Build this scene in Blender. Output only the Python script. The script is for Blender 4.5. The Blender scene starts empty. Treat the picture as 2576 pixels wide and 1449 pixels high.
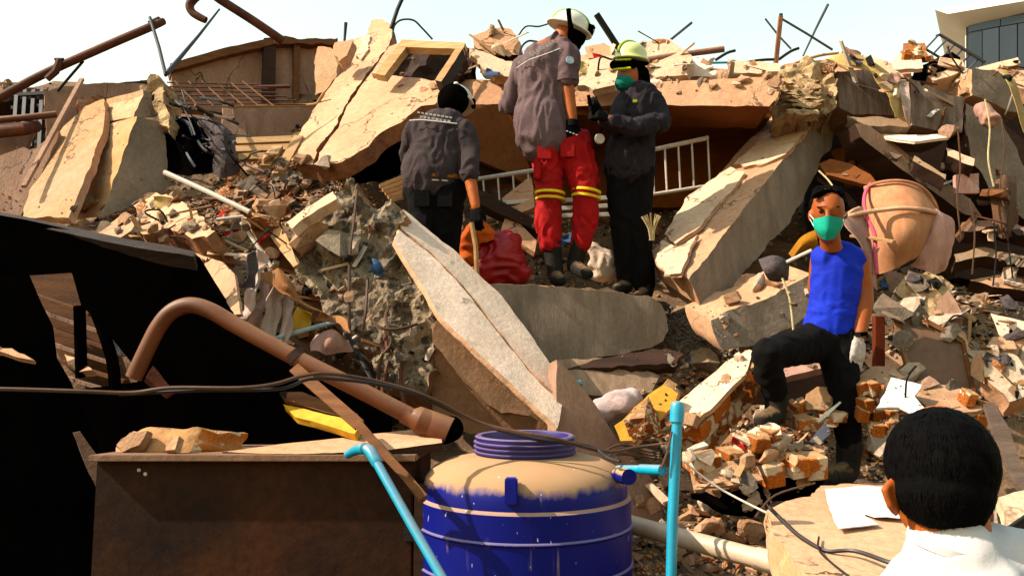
import bpy, bmesh, math, random
import numpy as np
from mathutils import Vector, Matrix, noise, geometry, Quaternion
from mathutils.bvhtree import BVHTree

random.seed(7)
SC = bpy.context.scene
COL = SC.collection
V3 = Vector

# ------------------------------------------------------------------ camera
F = 2297.0; CU, CV = 1288.0, 724.5; PITCH = math.atan((1000-724.5)/F)
CAM = V3((0, 0, 1.75))
FWD = V3((0, math.cos(PITCH), math.sin(PITCH))); UP = V3((0, -math.sin(PITCH), math.cos(PITCH))); RT = V3((1, 0, 0))
cd = bpy.data.cameras.new('camera'); cam = bpy.data.objects.new('camera', cd); COL.objects.link(cam)
cd.sensor_width = 36; cd.lens = 36*F/2576; cd.clip_start = .05; cd.clip_end = 5000
cam.location = CAM; cam.rotation_euler = (math.pi/2+PITCH, 0, 0)
SC.camera = cam

# ------------------------------------------------------------------ light
SUN = V3((-0.74, -0.13, 0.66)).normalized()
w = bpy.data.worlds.new('World'); SC.world = w; w.use_nodes = True
nt = w.node_tree; nt.nodes.clear()
sky = nt.nodes.new('ShaderNodeTexSky'); sky.sky_type = 'NISHITA'; sky.sun_disc = False
sky.sun_elevation = math.asin(SUN.z); sky.sun_rotation = math.atan2(SUN.x, SUN.y)
sky.air_density = 3.2; sky.dust_density = 1.6; sky.ozone_density = 2.2; sky.altitude = 0
bg = nt.nodes.new('ShaderNodeBackground'); bg.inputs['Strength'].default_value = .13
wo = nt.nodes.new('ShaderNodeOutputWorld')
nt.links.new(sky.outputs[0], bg.inputs[0]); nt.links.new(bg.outputs[0], wo.inputs[0])
sl = bpy.data.lights.new('sun', 'SUN'); so = bpy.data.objects.new('sun', sl); COL.objects.link(so)
sl.energy = 4.8; sl.angle = math.radians(.5); sl.color = (1, .86, .72)
so.rotation_euler = SUN.to_track_quat('Z', 'Y').to_euler(); so.location = (-6, -2, 12)
SC.view_settings.view_transform = 'Standard'; SC.view_settings.look = 'None'
SC.view_settings.exposure = 1.15; SC.view_settings.gamma = 1

# ------------------------------------------------------------------ helpers: pixels to places
def ray(u, v):
    return (RT*((u-CU)/F) + UP*((CV-v)/F) + FWD)
def P(u, v, d):
    r = ray(u, v); return CAM + r*(d/r.y)
def mpp(d): return d/F
def plane(spec):
    if len(spec) == 2: return spec
    if len(spec) == 6:
        u, v, d, a, b, c = spec; return P(u, v, d), V3((a, b, c)).normalized()
    p, q, r = (P(*s) for s in spec)
    n = (q-p).cross(r-p).normalized()
    if n.dot(p-CAM) > 0: n = -n
    return p, n
def hit(u, v, pl):
    o, n = pl; r = ray(u, v); den = r.dot(n)
    t = (o-CAM).dot(n)/den
    return CAM + r*t
def fbm(p, s=1., o=3):
    a, f, t = 1., s, 0.
    for _ in range(o):
        t += a*noise.noise(p*f); a *= .5; f *= 2.1
    return t

# ------------------------------------------------------------------ materials
MATS = {}
def mat(name, c1, c2=None, scale=2.5, rough=.92, bump=.35, bscale=30, dust=0., dustc=(.50, .34, .21), streak=None,
        crack=0., spec=.2, rnd=.12, metal=0., fine=.25, alpha=1., spots=None, dirt=.17, sat=1.25):
    if name in MATS: return MATS[name]
    c2 = c2 or tuple(x*.7 for x in c1)
    def grade(c):
        c = [.70*x**1.22 for x in c]; l = .3*c[0]+.6*c[1]+.1*c[2]
        return tuple(max(.0008, l+(x-l)*sat) for x in c)
    c1, c2, dustc = grade(c1), grade(c2), grade(dustc)
    m = bpy.data.materials.new(name); MATS[name] = m; m.use_nodes = True
    t = m.node_tree; N = t.nodes; L = t.links
    b = N['Principled BSDF']
    tc = N.new('ShaderNodeTexCoord'); mp = N.new('ShaderNodeMapping'); L.new(tc.outputs['Object'], mp.inputs[0])
    oi = N.new('ShaderNodeObjectInfo')
    va = N.new('ShaderNodeVectorMath'); va.operation = 'SCALE'; va.inputs['Scale'].default_value = 17.
    cx = N.new('ShaderNodeCombineXYZ'); L.new(oi.outputs['Random'], cx.inputs[0]); L.new(oi.outputs['Random'], cx.inputs[1])
    L.new(cx.outputs[0], va.inputs[0]); L.new(va.outputs[0], mp.inputs['Location'])
    if streak: mp.inputs['Scale'].default_value = streak
    def noi(sc, det=6, ro=.6):
        n = N.new('ShaderNodeTexNoise'); n.inputs['Scale'].default_value = sc; n.inputs['Detail'].default_value = det
        n.inputs['Roughness'].default_value = ro; L.new(mp.outputs[0], n.inputs['Vector']); return n
    def mix(fac, a, bb, typ='MIX'):
        x = N.new('ShaderNodeMix'); x.data_type = 'RGBA'; x.blend_type = typ
        for s, val in ((x.inputs[0], fac), (x.inputs[6], a), (x.inputs[7], bb)):
            if isinstance(val, bpy.types.NodeSocket): L.new(val, s)
            elif isinstance(val, tuple): s.default_value = (*val, 1)
            else: s.default_value = val
        return x.outputs[2]
    def rng(x, a, bb, c=0., d=1.):
        r = N.new('ShaderNodeMapRange'); r.inputs[1].default_value = a; r.inputs[2].default_value = bb
        r.inputs[3].default_value = c; r.inputs[4].default_value = d; L.new(x, r.inputs[0]); return r.outputs[0]
    n1 = noi(scale); col = mix(rng(n1.outputs[0], .36, .66), c1, c2)
    n2 = noi(scale*14, 4, .7)
    col = mix(1., col, mix(rng(n2.outputs[0], .3, .7), (1-fine,)*3, (1+fine*.4,)*3), 'MULTIPLY')
    hv = N.new('ShaderNodeHueSaturation'); L.new(rng(oi.outputs['Random'], 0, 1, 1-rnd*1.3, 1+rnd), hv.inputs['Value']); L.new(col, hv.inputs['Color']); col = hv.outputs[0]
    if spots:
        n3 = noi(spots[1], 3, .55); col = mix(rng(n3.outputs[0], spots[2], spots[2]+.05), col, spots[0])
    if dirt:
        nd = noi(scale*.7, 9, .72); col = mix(rng(nd.outputs[0], .50, .72, 0, dirt), col, tuple(x*.34 for x in c2))
    if crack:
        vo = N.new('ShaderNodeTexVoronoi'); vo.feature = 'DISTANCE_TO_EDGE'; vo.inputs['Scale'].default_value = crack
        vv = N.new('ShaderNodeVectorMath'); vv.operation = 'ADD'; nn = noi(crack*1.5, 5)
        L.new(mp.outputs[0], vv.inputs[0]); L.new(nn.outputs['Color'], vv.inputs[1]); L.new(vv.outputs[0], vo.inputs['Vector'])
        msk = N.new('ShaderNodeMath'); msk.operation = 'MULTIPLY'
        L.new(rng(vo.outputs['Distance'], .004, .016, 1, 0), msk.inputs[0]); L.new(rng(noi(scale*.8).outputs[0], .48, .56), msk.inputs[1])
        col = mix(msk.outputs[0], col, tuple(x*.18 for x in c2))
    if dust:
        ge = N.new('ShaderNodeNewGeometry'); sx = N.new('ShaderNodeSeparateXYZ'); L.new(ge.outputs['Normal'], sx.inputs[0])
        ad = N.new('ShaderNodeMath'); ad.operation = 'MULTIPLY_ADD'; L.new(noi(scale*4, 8, .7).outputs[0], ad.inputs[0]); ad.inputs[1].default_value = .9
        L.new(sx.outputs[2], ad.inputs[2])
        col = mix(rng(ad.outputs[0], .75, 1.25, 0, dust), col, dustc)
    L.new(col, b.inputs['Base Color']); b.inputs['Roughness'].default_value = rough
    b.inputs['Specular IOR Level'].default_value = spec; b.inputs['Metallic'].default_value = metal
    if bump:
        bu = N.new('ShaderNodeBump'); bu.inputs['Strength'].default_value = bump; bu.inputs['Distance'].default_value = .02
        L.new(noi(bscale, 8, .65).outputs[0], bu.inputs['Height']); L.new(bu.outputs[0], b.inputs['Normal'])
    if alpha < 1: b.inputs['Alpha'].default_value = alpha
    return m

TAN = mat('tan_plaster', (.66, .45, .325), (.56, .365, .25), 1.6, crack=1.3)
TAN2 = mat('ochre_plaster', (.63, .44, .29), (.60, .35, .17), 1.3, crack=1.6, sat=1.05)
CREAM = mat('cream_plaster', (.80, .63, .49), (.70, .51, .38), 2., crack=1.1)
WHITE = mat('white_plaster', (.92, .76, .64), (.82, .65, .53), 2.2, crack=.9, fine=.15)
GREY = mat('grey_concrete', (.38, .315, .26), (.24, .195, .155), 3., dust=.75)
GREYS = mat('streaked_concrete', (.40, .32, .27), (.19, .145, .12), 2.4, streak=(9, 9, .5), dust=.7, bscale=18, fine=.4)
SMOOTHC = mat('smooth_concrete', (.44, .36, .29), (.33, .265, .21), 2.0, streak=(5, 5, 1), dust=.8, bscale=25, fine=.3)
ROUGH = mat('broken_concrete', (.56, .455, .34), (.15, .12, .095), 8., bump=.9, bscale=22, fine=.5, spots=((.05, .042, .032), 22, .56))
MAUVE = mat('mauve_plaster', (.45, .315, .245), (.33, .22, .165), 2., streak=(2.5, 2.5, 1), crack=.8)
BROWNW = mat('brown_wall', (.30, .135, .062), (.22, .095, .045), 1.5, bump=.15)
SOIL = mat('rubble_soil', (.36, .25, .165), (.15, .105, .075), 5., bump=1., bscale=14, fine=.5)
BRICK = mat('brick', (.58, .22, .085), (.42, .20, .10), 9., dust=.85, bump=.9, rnd=.35, fine=.5, spots=((.56, .42, .28), 9, .53))
BRICKD = mat('broken_brick_edge', (.44, .25, .155), (.24, .12, .07), 10., bump=1., bscale=16, fine=.5)
RUB_T = mat('rubble_tan', (.62, .43, .30), (.47, .31, .21), 7., bump=.7, rnd=.22)
RUB_G = mat('rubble_grey', (.40, .34, .28), (.25, .21, .175), 8., bump=.8, rnd=.25, dust=.5)
RUB_W = mat('rubble_white', (.70, .60, .50), (.55, .44, .34), 6., bump=.5, rnd=.15)
DARKR = mat('dark_debris', (.035, .028, .022), (.012, .010, .009), 9., bump=.7)
WOODY = mat('pale_timber', (.60, .42, .26), (.46, .30, .17), 3., streak=(1, 1, 12), rough=.8, bump=.2)
WOOD = mat('brown_timber', (.26, .135, .07), (.16, .08, .042), 3., streak=(1, 1, 10), rough=.8, bump=.25)
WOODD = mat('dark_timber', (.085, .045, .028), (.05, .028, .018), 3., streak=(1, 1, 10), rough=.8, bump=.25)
RUST = mat('rusty_pipe', (.19, .085, .055), (.10, .045, .03), 6., rough=.75, bump=.2)
PIPEB = mat('brown_drainpipe', (.20, .088, .046), (.14, .060, .032), 3., rough=.55, bump=.05, spec=.3, fine=.1, dust=.25)
PIPEW = mat('pale_drainpipe', (.62, .52, .42), (.52, .41, .31), 3., rough=.5, bump=.05, spec=.4, fine=.1)
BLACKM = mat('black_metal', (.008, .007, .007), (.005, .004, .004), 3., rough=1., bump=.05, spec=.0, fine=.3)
BLACKE = mat('grey_black_edge', (.10, .08, .075), (.05, .038, .034), 6., rough=.7, streak=(1, 1, 8))  # awning rim, greyer and paler than the black sheets
BOXM = mat('brown_sheet_metal', (.085, .036, .012), (.026, .011, .005), 1.6, rough=.75, bump=.25, bscale=9, fine=.5, spec=.15)
BOXE = mat('box_edge_sunlit', (.40, .27, .20), (.30, .19, .13), 3., rough=.7)  # pale lid colour carries the sunlit look of the cabinet's top edge
IRON = mat('dark_iron', (.03, .027, .027), (.018, .016, .016), 5., rough=.6, bump=.1, metal=0.)
STEELB = mat('bluish_steel', (.13, .14, .17), (.09, .09, .11), 5., rough=.6, bump=.05)
RAILM = mat('white_rail_paint', (.75, .70, .63), (.6, .53, .45), 5., rough=.5, bump=.05)
CYAN = mat('cyan_pvc', (.03, .42, .58), (.025, .36, .50), 4., rough=.35, bump=0., spec=.5, fine=.12, dust=.4)
YELLOW = mat('yellow_board', (.72, .50, .17), (.60, .38, .11), 2., rough=.6, bump=.1)
NETM = mat('brown_net_fabric', (.60, .36, .24), (.50, .28, .18), 4., rough=.9, bump=.2, streak=(6, 6, 1))
PINK = mat('pink_trim', (.62, .19, .24), (.52, .15, .19), 4., rough=.8)
PINKC = mat('pale_pink_cloth', (.62, .42, .36), (.45, .28, .23), 3., rough=.9, streak=(4, 4, 1))
CLOTHW = mat('dusty_white_cloth', (.66, .54, .47), (.46, .34, .29), 4., rough=.95, streak=(5, 5, 1))
CLOTHY = mat('yellow_cloth', (.64, .50, .29), (.47, .34, .17), 4., rough=.95, bump=.5)
CLOTHG = mat('grey_cloth', (.20, .17, .17), (.10, .085, .085), 6., rough=.95, bump=.8)
PAPER = mat('white_paper', (.82, .80, .78), (.74, .71, .68), 2., rough=.8, bump=.1, fine=.06, dirt=.08)
TUBM = mat('orange_red_plastic', (.42, .03, .008), (.34, .02, .006), 3., rough=.5, bump=.05, spec=.3, fine=.1)
SACK = mat('white_sack', (.72, .62, .54), (.55, .44, .36), 6., bump=.5)
GLASSB = mat('dusty_brown_glass', (.26, .165, .11), (.18, .115, .075), 1.5, rough=.6, bump=.03, spec=.3)
GRAVEL = mat('grey_gravel', (.33, .31, .29), (.16, .15, .14), 9., rnd=.2)
CABLE = mat('black_cable', (.012, .010, .010), (.02, .016, .014), 4., rough=.5, bump=0., spec=.4)
CABLEB = mat('brown_cable', (.16, .10, .07), (.10, .06, .04), 4., rough=.6, bump=0.)
HOUSEW = mat('house_white', (.80, .77, .72), (.74, .70, .65), 1., bump=.05, fine=.05, dirt=.08)
HOUSEG = mat('house_glass', (.03, .035, .045), (.02, .025, .03), .4, rough=.3, bump=0., spec=.25, rnd=.4)
SKIN = mat('skin', (.46, .17, .06), (.38, .135, .045), 6., rough=.6, bump=.06, bscale=60, spec=.3, fine=.08)
HAIR = mat('black_hair', (.006, .005, .005), (.004, .0035, .0035), 20., rough=.8, bump=.4, spec=.04)
UNIF = mat('grey_uniform', (.215, .16, .165), (.165, .12, .122), 5., rough=.95, bump=.2, bscale=45)
UNIFD = mat('dark_uniform', (.045, .036, .045), (.03, .024, .028), 5., rough=.95, bump=.2, bscale=45)
UNIFM = mat('charcoal_uniform', (.095, .074, .076), (.07, .053, .055), 5., rough=.95, bump=.2, bscale=45)
BLACKC = mat('black_trousers', (.010, .008, .008), (.006, .005, .005), 5., rough=.9, bump=.2, bscale=40, spec=.1)
REDC = mat('red_trousers', (.50, .010, .004), (.40, .006, .003), 6., rough=.85, bump=.2, bscale=40)
REFL = mat('yellow_reflective', (.85, .70, .02), (.80, .62, .02), 6., rough=.5, bump=.05)
BLUEC = mat('blue_vest', (.006, .075, .62), (.005, .055, .50), 4., rough=.8, bump=.12, bscale=50)
MASKM = mat('green_mask', (.03, .50, .38), (.025, .42, .32), 8., rough=.85, bump=.1)
MASKD = mat('teal_mask', (.012, .23, .19), (.01, .18, .15), 8., rough=.85, bump=.1)
HELW = mat('white_helmet', (.80, .78, .70), (.72, .70, .60), 4., rough=.35, bump=0., spec=.5, fine=.05, dirt=.08)
LIME = mat('lime_plastic', (.55, .65, .03), (.5, .58, .02), 4., rough=.4, bump=0.)
GLOVW = mat('white_glove', (.72, .68, .64), (.6, .54, .5), 8., rough=.9, bump=.3)
TEEW = mat('white_tee', (.66, .65, .65), (.61, .595, .59), 3., rough=.95, bump=.15, bscale=30, fine=.05, dirt=.08)
BOOT = mat('dusty_boot', (.035, .026, .02), (.015, .012, .01), 8., rough=.8, bump=.5, dust=.35)
INSUL = mat('crumbled_yellow_fill', (.70, .55, .38), (.42, .30, .19), 9., bump=.9, fine=.5)
STRAW = mat('pale_straw', (.70, .62, .44), (.55, .45, .28), 6.)

# ------------------------------------------------------------------ helpers: objects
def finish(me, smooth=None):
    if smooth:
        me.polygons.foreach_set('use_smooth', [True]*len(me.polygons)); me.set_sharp_from_angle(angle=math.radians(smooth))
    me.update(); return me
def obj(name, me, mats, parent=None, label=None, cat=None, group=None, kind=None):
    """mesh in world coordinates -> object with its origin at the base of the thing"""
    o = bpy.data.objects.new(name, me); COL.objects.link(o)
    if mats is not None:
        for m in (mats if isinstance(mats, (list, tuple)) else [mats]): me.materials.append(m)
    if parent:
        o.parent = parent; L = parent.location.copy()
        q = parent.parent
        while q: L += q.location; q = q.parent
    else:
        co = np.empty(len(me.vertices)*3); me.vertices.foreach_get('co', co); co = co.reshape(-1, 3)
        L = V3(((co[:, 0].min()+co[:, 0].max())/2, (co[:, 1].min()+co[:, 1].max())/2, co[:, 2].min()))
        o.location = L
    me.transform(Matrix.Translation(-L))
    tag(o, label, cat, group, kind); return o
def tag(o, label=None, cat=None, group=None, kind=None):
    if cat and not kind: kind = 'thing'
    for k, v in (('label', label), ('category', cat), ('group', group), ('kind', kind)):
        if v: o[k] = v
    return o
def thing(name, label, cat, loc, group=None):
    o = bpy.data.objects.new(name, None); COL.objects.link(o); o.location = loc; o.empty_display_size = .1
    return tag(o, label, cat, group)

def slab_mesh(pts, pl, th, ex=None, jit=.010, rough=.004, step=.07, seed=0, side_jit=None, nscale=6.):
    pl = plane(pl); o, n = pl
    W = [hit(u, v, pl) for u, v in pts]
    e1 = (W[1]-W[0]).normalized(); e2 = n.cross(e1)
    c = [V3(((p-o).dot(e1), (p-o).dot(e2))) for p in W]
    area = sum(c[i].x*c[(i+1) % len(c)].y-c[(i+1) % len(c)].x*c[i].y for i in range(len(c)))
    if area < 0: c.reverse()
    sd = V3((seed*3.7, seed*1.3, seed*.7))
    out = []
    for i in range(len(c)):
        a, b = c[i], c[(i+1) % len(c)]; L = (b-a).length; k = max(1, int(L/(step*.5)))
        t = (b-a).normalized() if L > 0 else V3((1, 0)); nn = V3((t.y, -t.x))
        for j in range(k):
            f = j/k; p = a.lerp(b, f)
            if j > 0: p = p + nn*(jit*fbm(V3((p.x, p.y, 0))*7+sd, 1., 3)*1.3)
            out.append(p)
    m = len(out); inner = []
    xs = [p.x for p in out]; ys = [p.y for p in out]
    gx = max(1, int((max(xs)-min(xs))/step)); gy = max(1, int((max(ys)-min(ys))/step))
    if gx*gy > 6000: q = math.sqrt(gx*gy/6000); gx = int(gx/q); gy = int(gy/q)
    for i in range(gx):
        for j in range(gy):
            inner.append(V3((min(xs)+(i+.5+random.uniform(-.3, .3))*(max(xs)-min(xs))/gx, min(ys)+(j+.5+random.uniform(-.3, .3))*(max(ys)-min(ys))/gy)))
    vs, es, fs, *_ = geometry.delaunay_2d_cdt([V3((p.x, p.y)) for p in out+inner], [], [list(range(m))], 1, 1e-5)
    v3 = []
    for p in vs:
        q = o+e1*p.x+e2*p.y
        v3.append(q + n*(rough*fbm(q*nscale+sd, 1., 3)))
    faces = [tuple(f) for f in fs]
    # boundary edges in order of the faces
    cnt = {}
    for f in faces:
        for i in range(len(f)): cnt[(f[i], f[(i+1) % len(f)])] = 1
    bnd = [(a, b) for (a, b) in cnt if (b, a) not in cnt]
    ex = V3(ex) if ex is not None else -n*th
    sj = jit*1.2 if side_jit is None else side_jit
    nv = len(v3); bv = sorted({a for e in bnd for a in e}); rows = [{a: a for a in bv}]
    K = 3
    for k in range(1, K+1):
        r = {}
        for a in bv:
            q = v3[a]+ex*(k/K)
            if k < K: q = q + (e1*fbm(q*9+sd)+e2*fbm(q*9-sd))*sj
            r[a] = len(v3); v3.append(q)
        rows.append(r)
    mi = [0]*len(faces)
    for k in range(K):
        for a, b in bnd:
            faces.append((rows[k][b], rows[k][a], rows[k+1][a], rows[k+1][b])); mi.append(1)
    # back cap: same triangulation without inner relief
    bmap = dict(rows[K])
    for i in range(nv):
        if i not in bmap: bmap[i] = len(v3); v3.append(v3[i]+ex)
    for f in fs: faces.append(tuple(bmap[i] for i in reversed(f))); mi.append(1)
    me = bpy.data.meshes.new('slab'); me.from_pydata([tuple(p) for p in v3], [], faces)
    me.polygons.foreach_set('material_index', mi); me.validate(); me.update()
    bm = bmesh.new(); bm.from_mesh(me); bmesh.ops.recalc_face_normals(bm, faces=bm.faces); bm.to_mesh(me); bm.free()
    return me
SEED = [0]
def S(name, label, cat, pts, pl, th, m, side=None, ex=None, parent=None, group=None, smooth=30, **kw):
    SEED[0] += 1
    me = slab_mesh(pts, pl, th, ex, seed=SEED[0], **kw)
    finish(me, smooth)
    return obj(name, me, [m, side or m], parent, label, cat, group)
def rect(u0, v0, u1, v1): return [(u0, v0), (u1, v0), (u1, v1), (u0, v1)]

def smooth_pts(pts, k=8):
    out = []
    n = len(pts)
    for i in range(n-1):
        p0 = pts[max(0, i-1)]; p1 = pts[i]; p2 = pts[i+1]; p3 = pts[min(n-1, i+2)]
        for j in range(k):
            t = j/k
            out.append(.5*((2*p1)+(p2-p0)*t+(2*p0-5*p1+4*p2-p3)*t*t+(3*p1-p0-3*p2+p3)*t**3))
    out.append(pts[-1]); return out
def tube_mesh(pts, r, seg=10, caps=True, hollow=False, flat=1.):
    pts = [V3(p) for p in pts]; n = len(pts); rr = r if isinstance(r, (list, tuple)) else [r]*n
    vs, fs = [], []; up = None
    for i, p in enumerate(pts):
        t = (pts[min(n-1, i+1)]-pts[max(0, i-1)]).normalized()
        if up is None: up = t.orthogonal().normalized()
        up = (up-t*up.dot(t)).normalized(); s = t.cross(up)
        for k in range(seg):
            a = 2*math.pi*k/seg; vs.append(p+(up*math.cos(a)+s*math.sin(a)*flat)*rr[i])
    for i in range(n-1):
        for k in range(seg):
            k2 = (k+1) % seg
            fs.append((i*seg+k, i*seg+k2, (i+1)*seg+k2, (i+1)*seg+k))
    if caps:
        if hollow:
            for e, s in ((0, 1), (n-1, -1)):
                t = (pts[1]-pts[0]).normalized() if e == 0 else (pts[-2]-pts[-1]).normalized()
                b = len(vs)
                for k in range(seg): vs.append(pts[e]+(vs[e*seg+k]-pts[e])*.86)
                for k in range(seg): vs.append(pts[e]+(vs[e*seg+k]-pts[e])*.84+t*rr[e]*2)
                for k in range(seg):
                    k2 = (k+1) % seg
                    q = [(e*seg+k2, e*seg+k, b+k, b+k2), (b+k2, b+k, b+seg+k, b+seg+k2)]
                    fs += q if s > 0 else [tuple(reversed(f)) for f in q]
                fs.append(tuple(b+seg+k for k in range(seg)))
        else:
            fs.append(tuple(reversed(range(seg)))); fs.append(tuple((n-1)*seg+k for k in range(seg)))
    me = bpy.data.meshes.new('tube'); me.from_pydata([tuple(v) for v in vs], [], fs); me.update()
    return finish(me, 40)
def T(name, label, cat, pts, r, m, sm=0, parent=None, group=None, seg=8, hollow=False, flat=1.):
    W = [P(*p) for p in pts]
    if sm: W = smooth_pts(W, sm)
    if isinstance(r, (list, tuple)) and len(r) != len(W):
        r = list(np.interp(np.linspace(0, 1, len(W)), np.linspace(0, 1, len(r)), r))
    return obj(name, tube_mesh(W, r, seg, True, hollow, flat), m, parent, label, cat, group)
def bar_mesh(a, b, w, h, upv=None, taper=1., jit=0., seg=1):
    """plank from a to b, w wide, h thick"""
    a, b = V3(a), V3(b); t = (b-a).normalized(); upv = V3(upv or (0, 0, 1)); s = t.cross(upv).normalized(); q = s.cross(t)
    vs, fs = [], []
    for i in range(seg+1):
        f = i/seg; p = a.lerp(b, f); k = 1+(taper-1)*f
        for sx, sz in ((-1, -1), (1, -1), (1, 1), (-1, 1)):
            vs.append(p+s*sx*w/2*k+q*sz*h/2*k+V3([random.uniform(-jit, jit) for _ in range(3)]))
    for i in range(seg):
        for k in range(4): k2 = (k+1) % 4; fs.append((i*4+k, i*4+k2, i*4+4+k2, i*4+4+k))
    fs += [(3, 2, 1, 0), tuple(seg*4+k for k in range(4))]
    me = bpy.data.meshes.new('bar'); me.from_pydata([tuple(v) for v in vs], [], fs)
    bm = bmesh.new(); bm.from_mesh(me); bmesh.ops.recalc_face_normals(bm, faces=bm.faces)
    bmesh.ops.bevel(bm, geom=[e for e in bm.edges], offset=min(w, h)*.05, segments=1, affect='EDGES'); bm.to_mesh(me); bm.free()
    return me
def B(name, label, cat, a, b, w, h, m, upv=None, parent=None, group=None, **kw):
    return obj(name, bar_mesh(P(*a), P(*b), w, h, upv, **kw), m, parent, label, cat, group)
def box_mesh(c, sx, sy, sz, rot=None, bev=.01, jit=0.):
    bm = bmesh.new(); bmesh.ops.create_cube(bm, size=1)
    for v in bm.verts: v.co = V3((v.co.x*sx, v.co.y*sy, v.co.z*sz))+V3([random.uniform(-jit, jit) for _ in range(3)])
    if bev: bmesh.ops.bevel(bm, geom=list(bm.edges), offset=bev, segments=2, affect='EDGES')
    me = bpy.data.meshes.new('box'); bm.to_mesh(me); bm.free()
    me.transform(Matrix.Translation(c) @ (rot.to_matrix().to_4x4() if rot else Matrix.Identity(4))); return me
def lathe_mesh(prof, c, seg=48, axis=None, close=False):
    vs, fs = [], []
    for r, z in prof:
        for k in range(seg):
            a = 2*math.pi*k/seg; vs.append((r*math.cos(a), r*math.sin(a), z))
    for i in range(len(prof)-1):
        for k in range(seg):
            k2 = (k+1) % seg; fs.append((i*seg+k, i*seg+k2, i*seg+seg+k2, i*seg+seg+k))
    fs.append(tuple(reversed(range(seg)))); fs.append(tuple((len(prof)-1)*seg+k for k in range(seg)))
    me = bpy.data.meshes.new('lathe'); me.from_pydata(vs, [], fs); me.update()
    M = Matrix.Translation(c)
    if axis is not None: M = M @ V3(axis).to_track_quat('Z', 'Y').to_matrix().to_4x4()
    me.transform(M); return finish(me, 35)
def sheet_mesh(grid, th=.004, sub=4, wr=.01, ws=8., seed=0):
    """cloth through a grid of (u,v,d) control points, smoothed, wrinkled and given thickness"""
    G = [smooth_pts([P(*p) for p in row], sub) for row in grid]
    cols = list(zip(*G)); cols = [smooth_pts(list(c), sub) for c in cols]
    nu, nv = len(cols), len(cols[0]); vs, fs = [], []
    for i in range(nu):
        for j in range(nv):
            p = cols[i][j]; vs.append(p+V3((noise.noise(p*ws+V3((seed, 0, 0))), noise.noise(p*ws+V3((0, seed+9, 0))), noise.noise(p*ws+V3((5, 0, seed)))))*wr)
    for i in range(nu-1):
        for j in range(nv-1): fs.append((i*nv+j, (i+1)*nv+j, (i+1)*nv+j+1, i*nv+j+1))
    me = bpy.data.meshes.new('sheet'); me.from_pydata([tuple(v) for v in vs], [], fs)
    bm = bmesh.new(); bm.from_mesh(me); bmesh.ops.recalc_face_normals(bm, faces=bm.faces)
    bmesh.ops.solidify(bm, geom=bm.faces[:], thickness=th); bm.to_mesh(me); bm.free()
    return finish(me, 60)
def SH(name, label, cat, grid, m, parent=None, group=None, **kw):
    SEED[0] += 1
    return obj(name, sheet_mesh(grid, seed=SEED[0], **kw), m, parent, label, cat, group)

# ------------------------------------------------------------------ the setting: ground and pile
PROF = [(1.0, .0), (2.2, .05), (2.8, .5), (3.3, .85), (4.3, 1.08), (5.2, 1.2), (5.75, 1.5), (6.15, 2.3), (7, 2.6), (7.6, 2.9), (8.3, 3.75), (8.8, 4.4), (9.4, 4.65), (10.2, 4.3), (12, 2.5), (15, .2), (16, -.2)]
PX, PZ = zip(*PROF)
def sst(x, a, b):
    t = min(1, max(0, (x-a)/(b-a))); return t*t*(3-2*t)
def hgt(x, y):
    left = sst(-x, .5, 1.5)*sst(y, 4.95, 5.5)
    low = sst(-x, .15, .6)*(1-sst(y, 4.7, 5.3))
    z = float(np.interp(y+.45*left, PX, PZ))+.25*left-.8*low*sst(y, 2., 3.)
    side = 1-sst(abs(x), 5.5, 9.5)
    z = z*side
    if z > .02: z += .09*fbm(V3((x, y, 1.))*1.7)+.05*noise.noise(V3((x, y, 4.))*7)
    return z
def gpoint(u, v):
    """where the ray of a pixel meets the pile"""
    for i in range(200):
        d = 2.5+i*.04; p = P(u, v, d)
        if p.z <= hgt(p.x, p.y): return p
    return P(u, v, 9)
nx, ny = 280, 220; vs = []; fs = []
for j in range(ny):
    y = 1.2+j*(16-1.2)/(ny-1)
    for i in range(nx):
        x = -10+i*20/(nx-1); vs.append((x, y, hgt(x, y)-.03))
for j in range(ny-1):
    for i in range(nx-1): a = j*nx+i; fs.append((a, a+1, a+nx+1, a+nx))
me = bpy.data.meshes.new('rubble_mound'); me.from_pydata(vs, [], fs); finish(me, 60)
pile = obj('rubble_mound_terrain', me, SOIL, kind='structure')
gm = mat('dusty_ground', (.22, .165, .11), (.15, .115, .08), .5, bump=.5)
me = bpy.data.meshes.new('ground'); me.from_pydata([(-600, -600, 0), (600, -600, 0), (600, 900, 0), (-600, 900, 0)], [], [(0, 1, 2, 3)])
obj('ground', me, gm, kind='structure')

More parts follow.
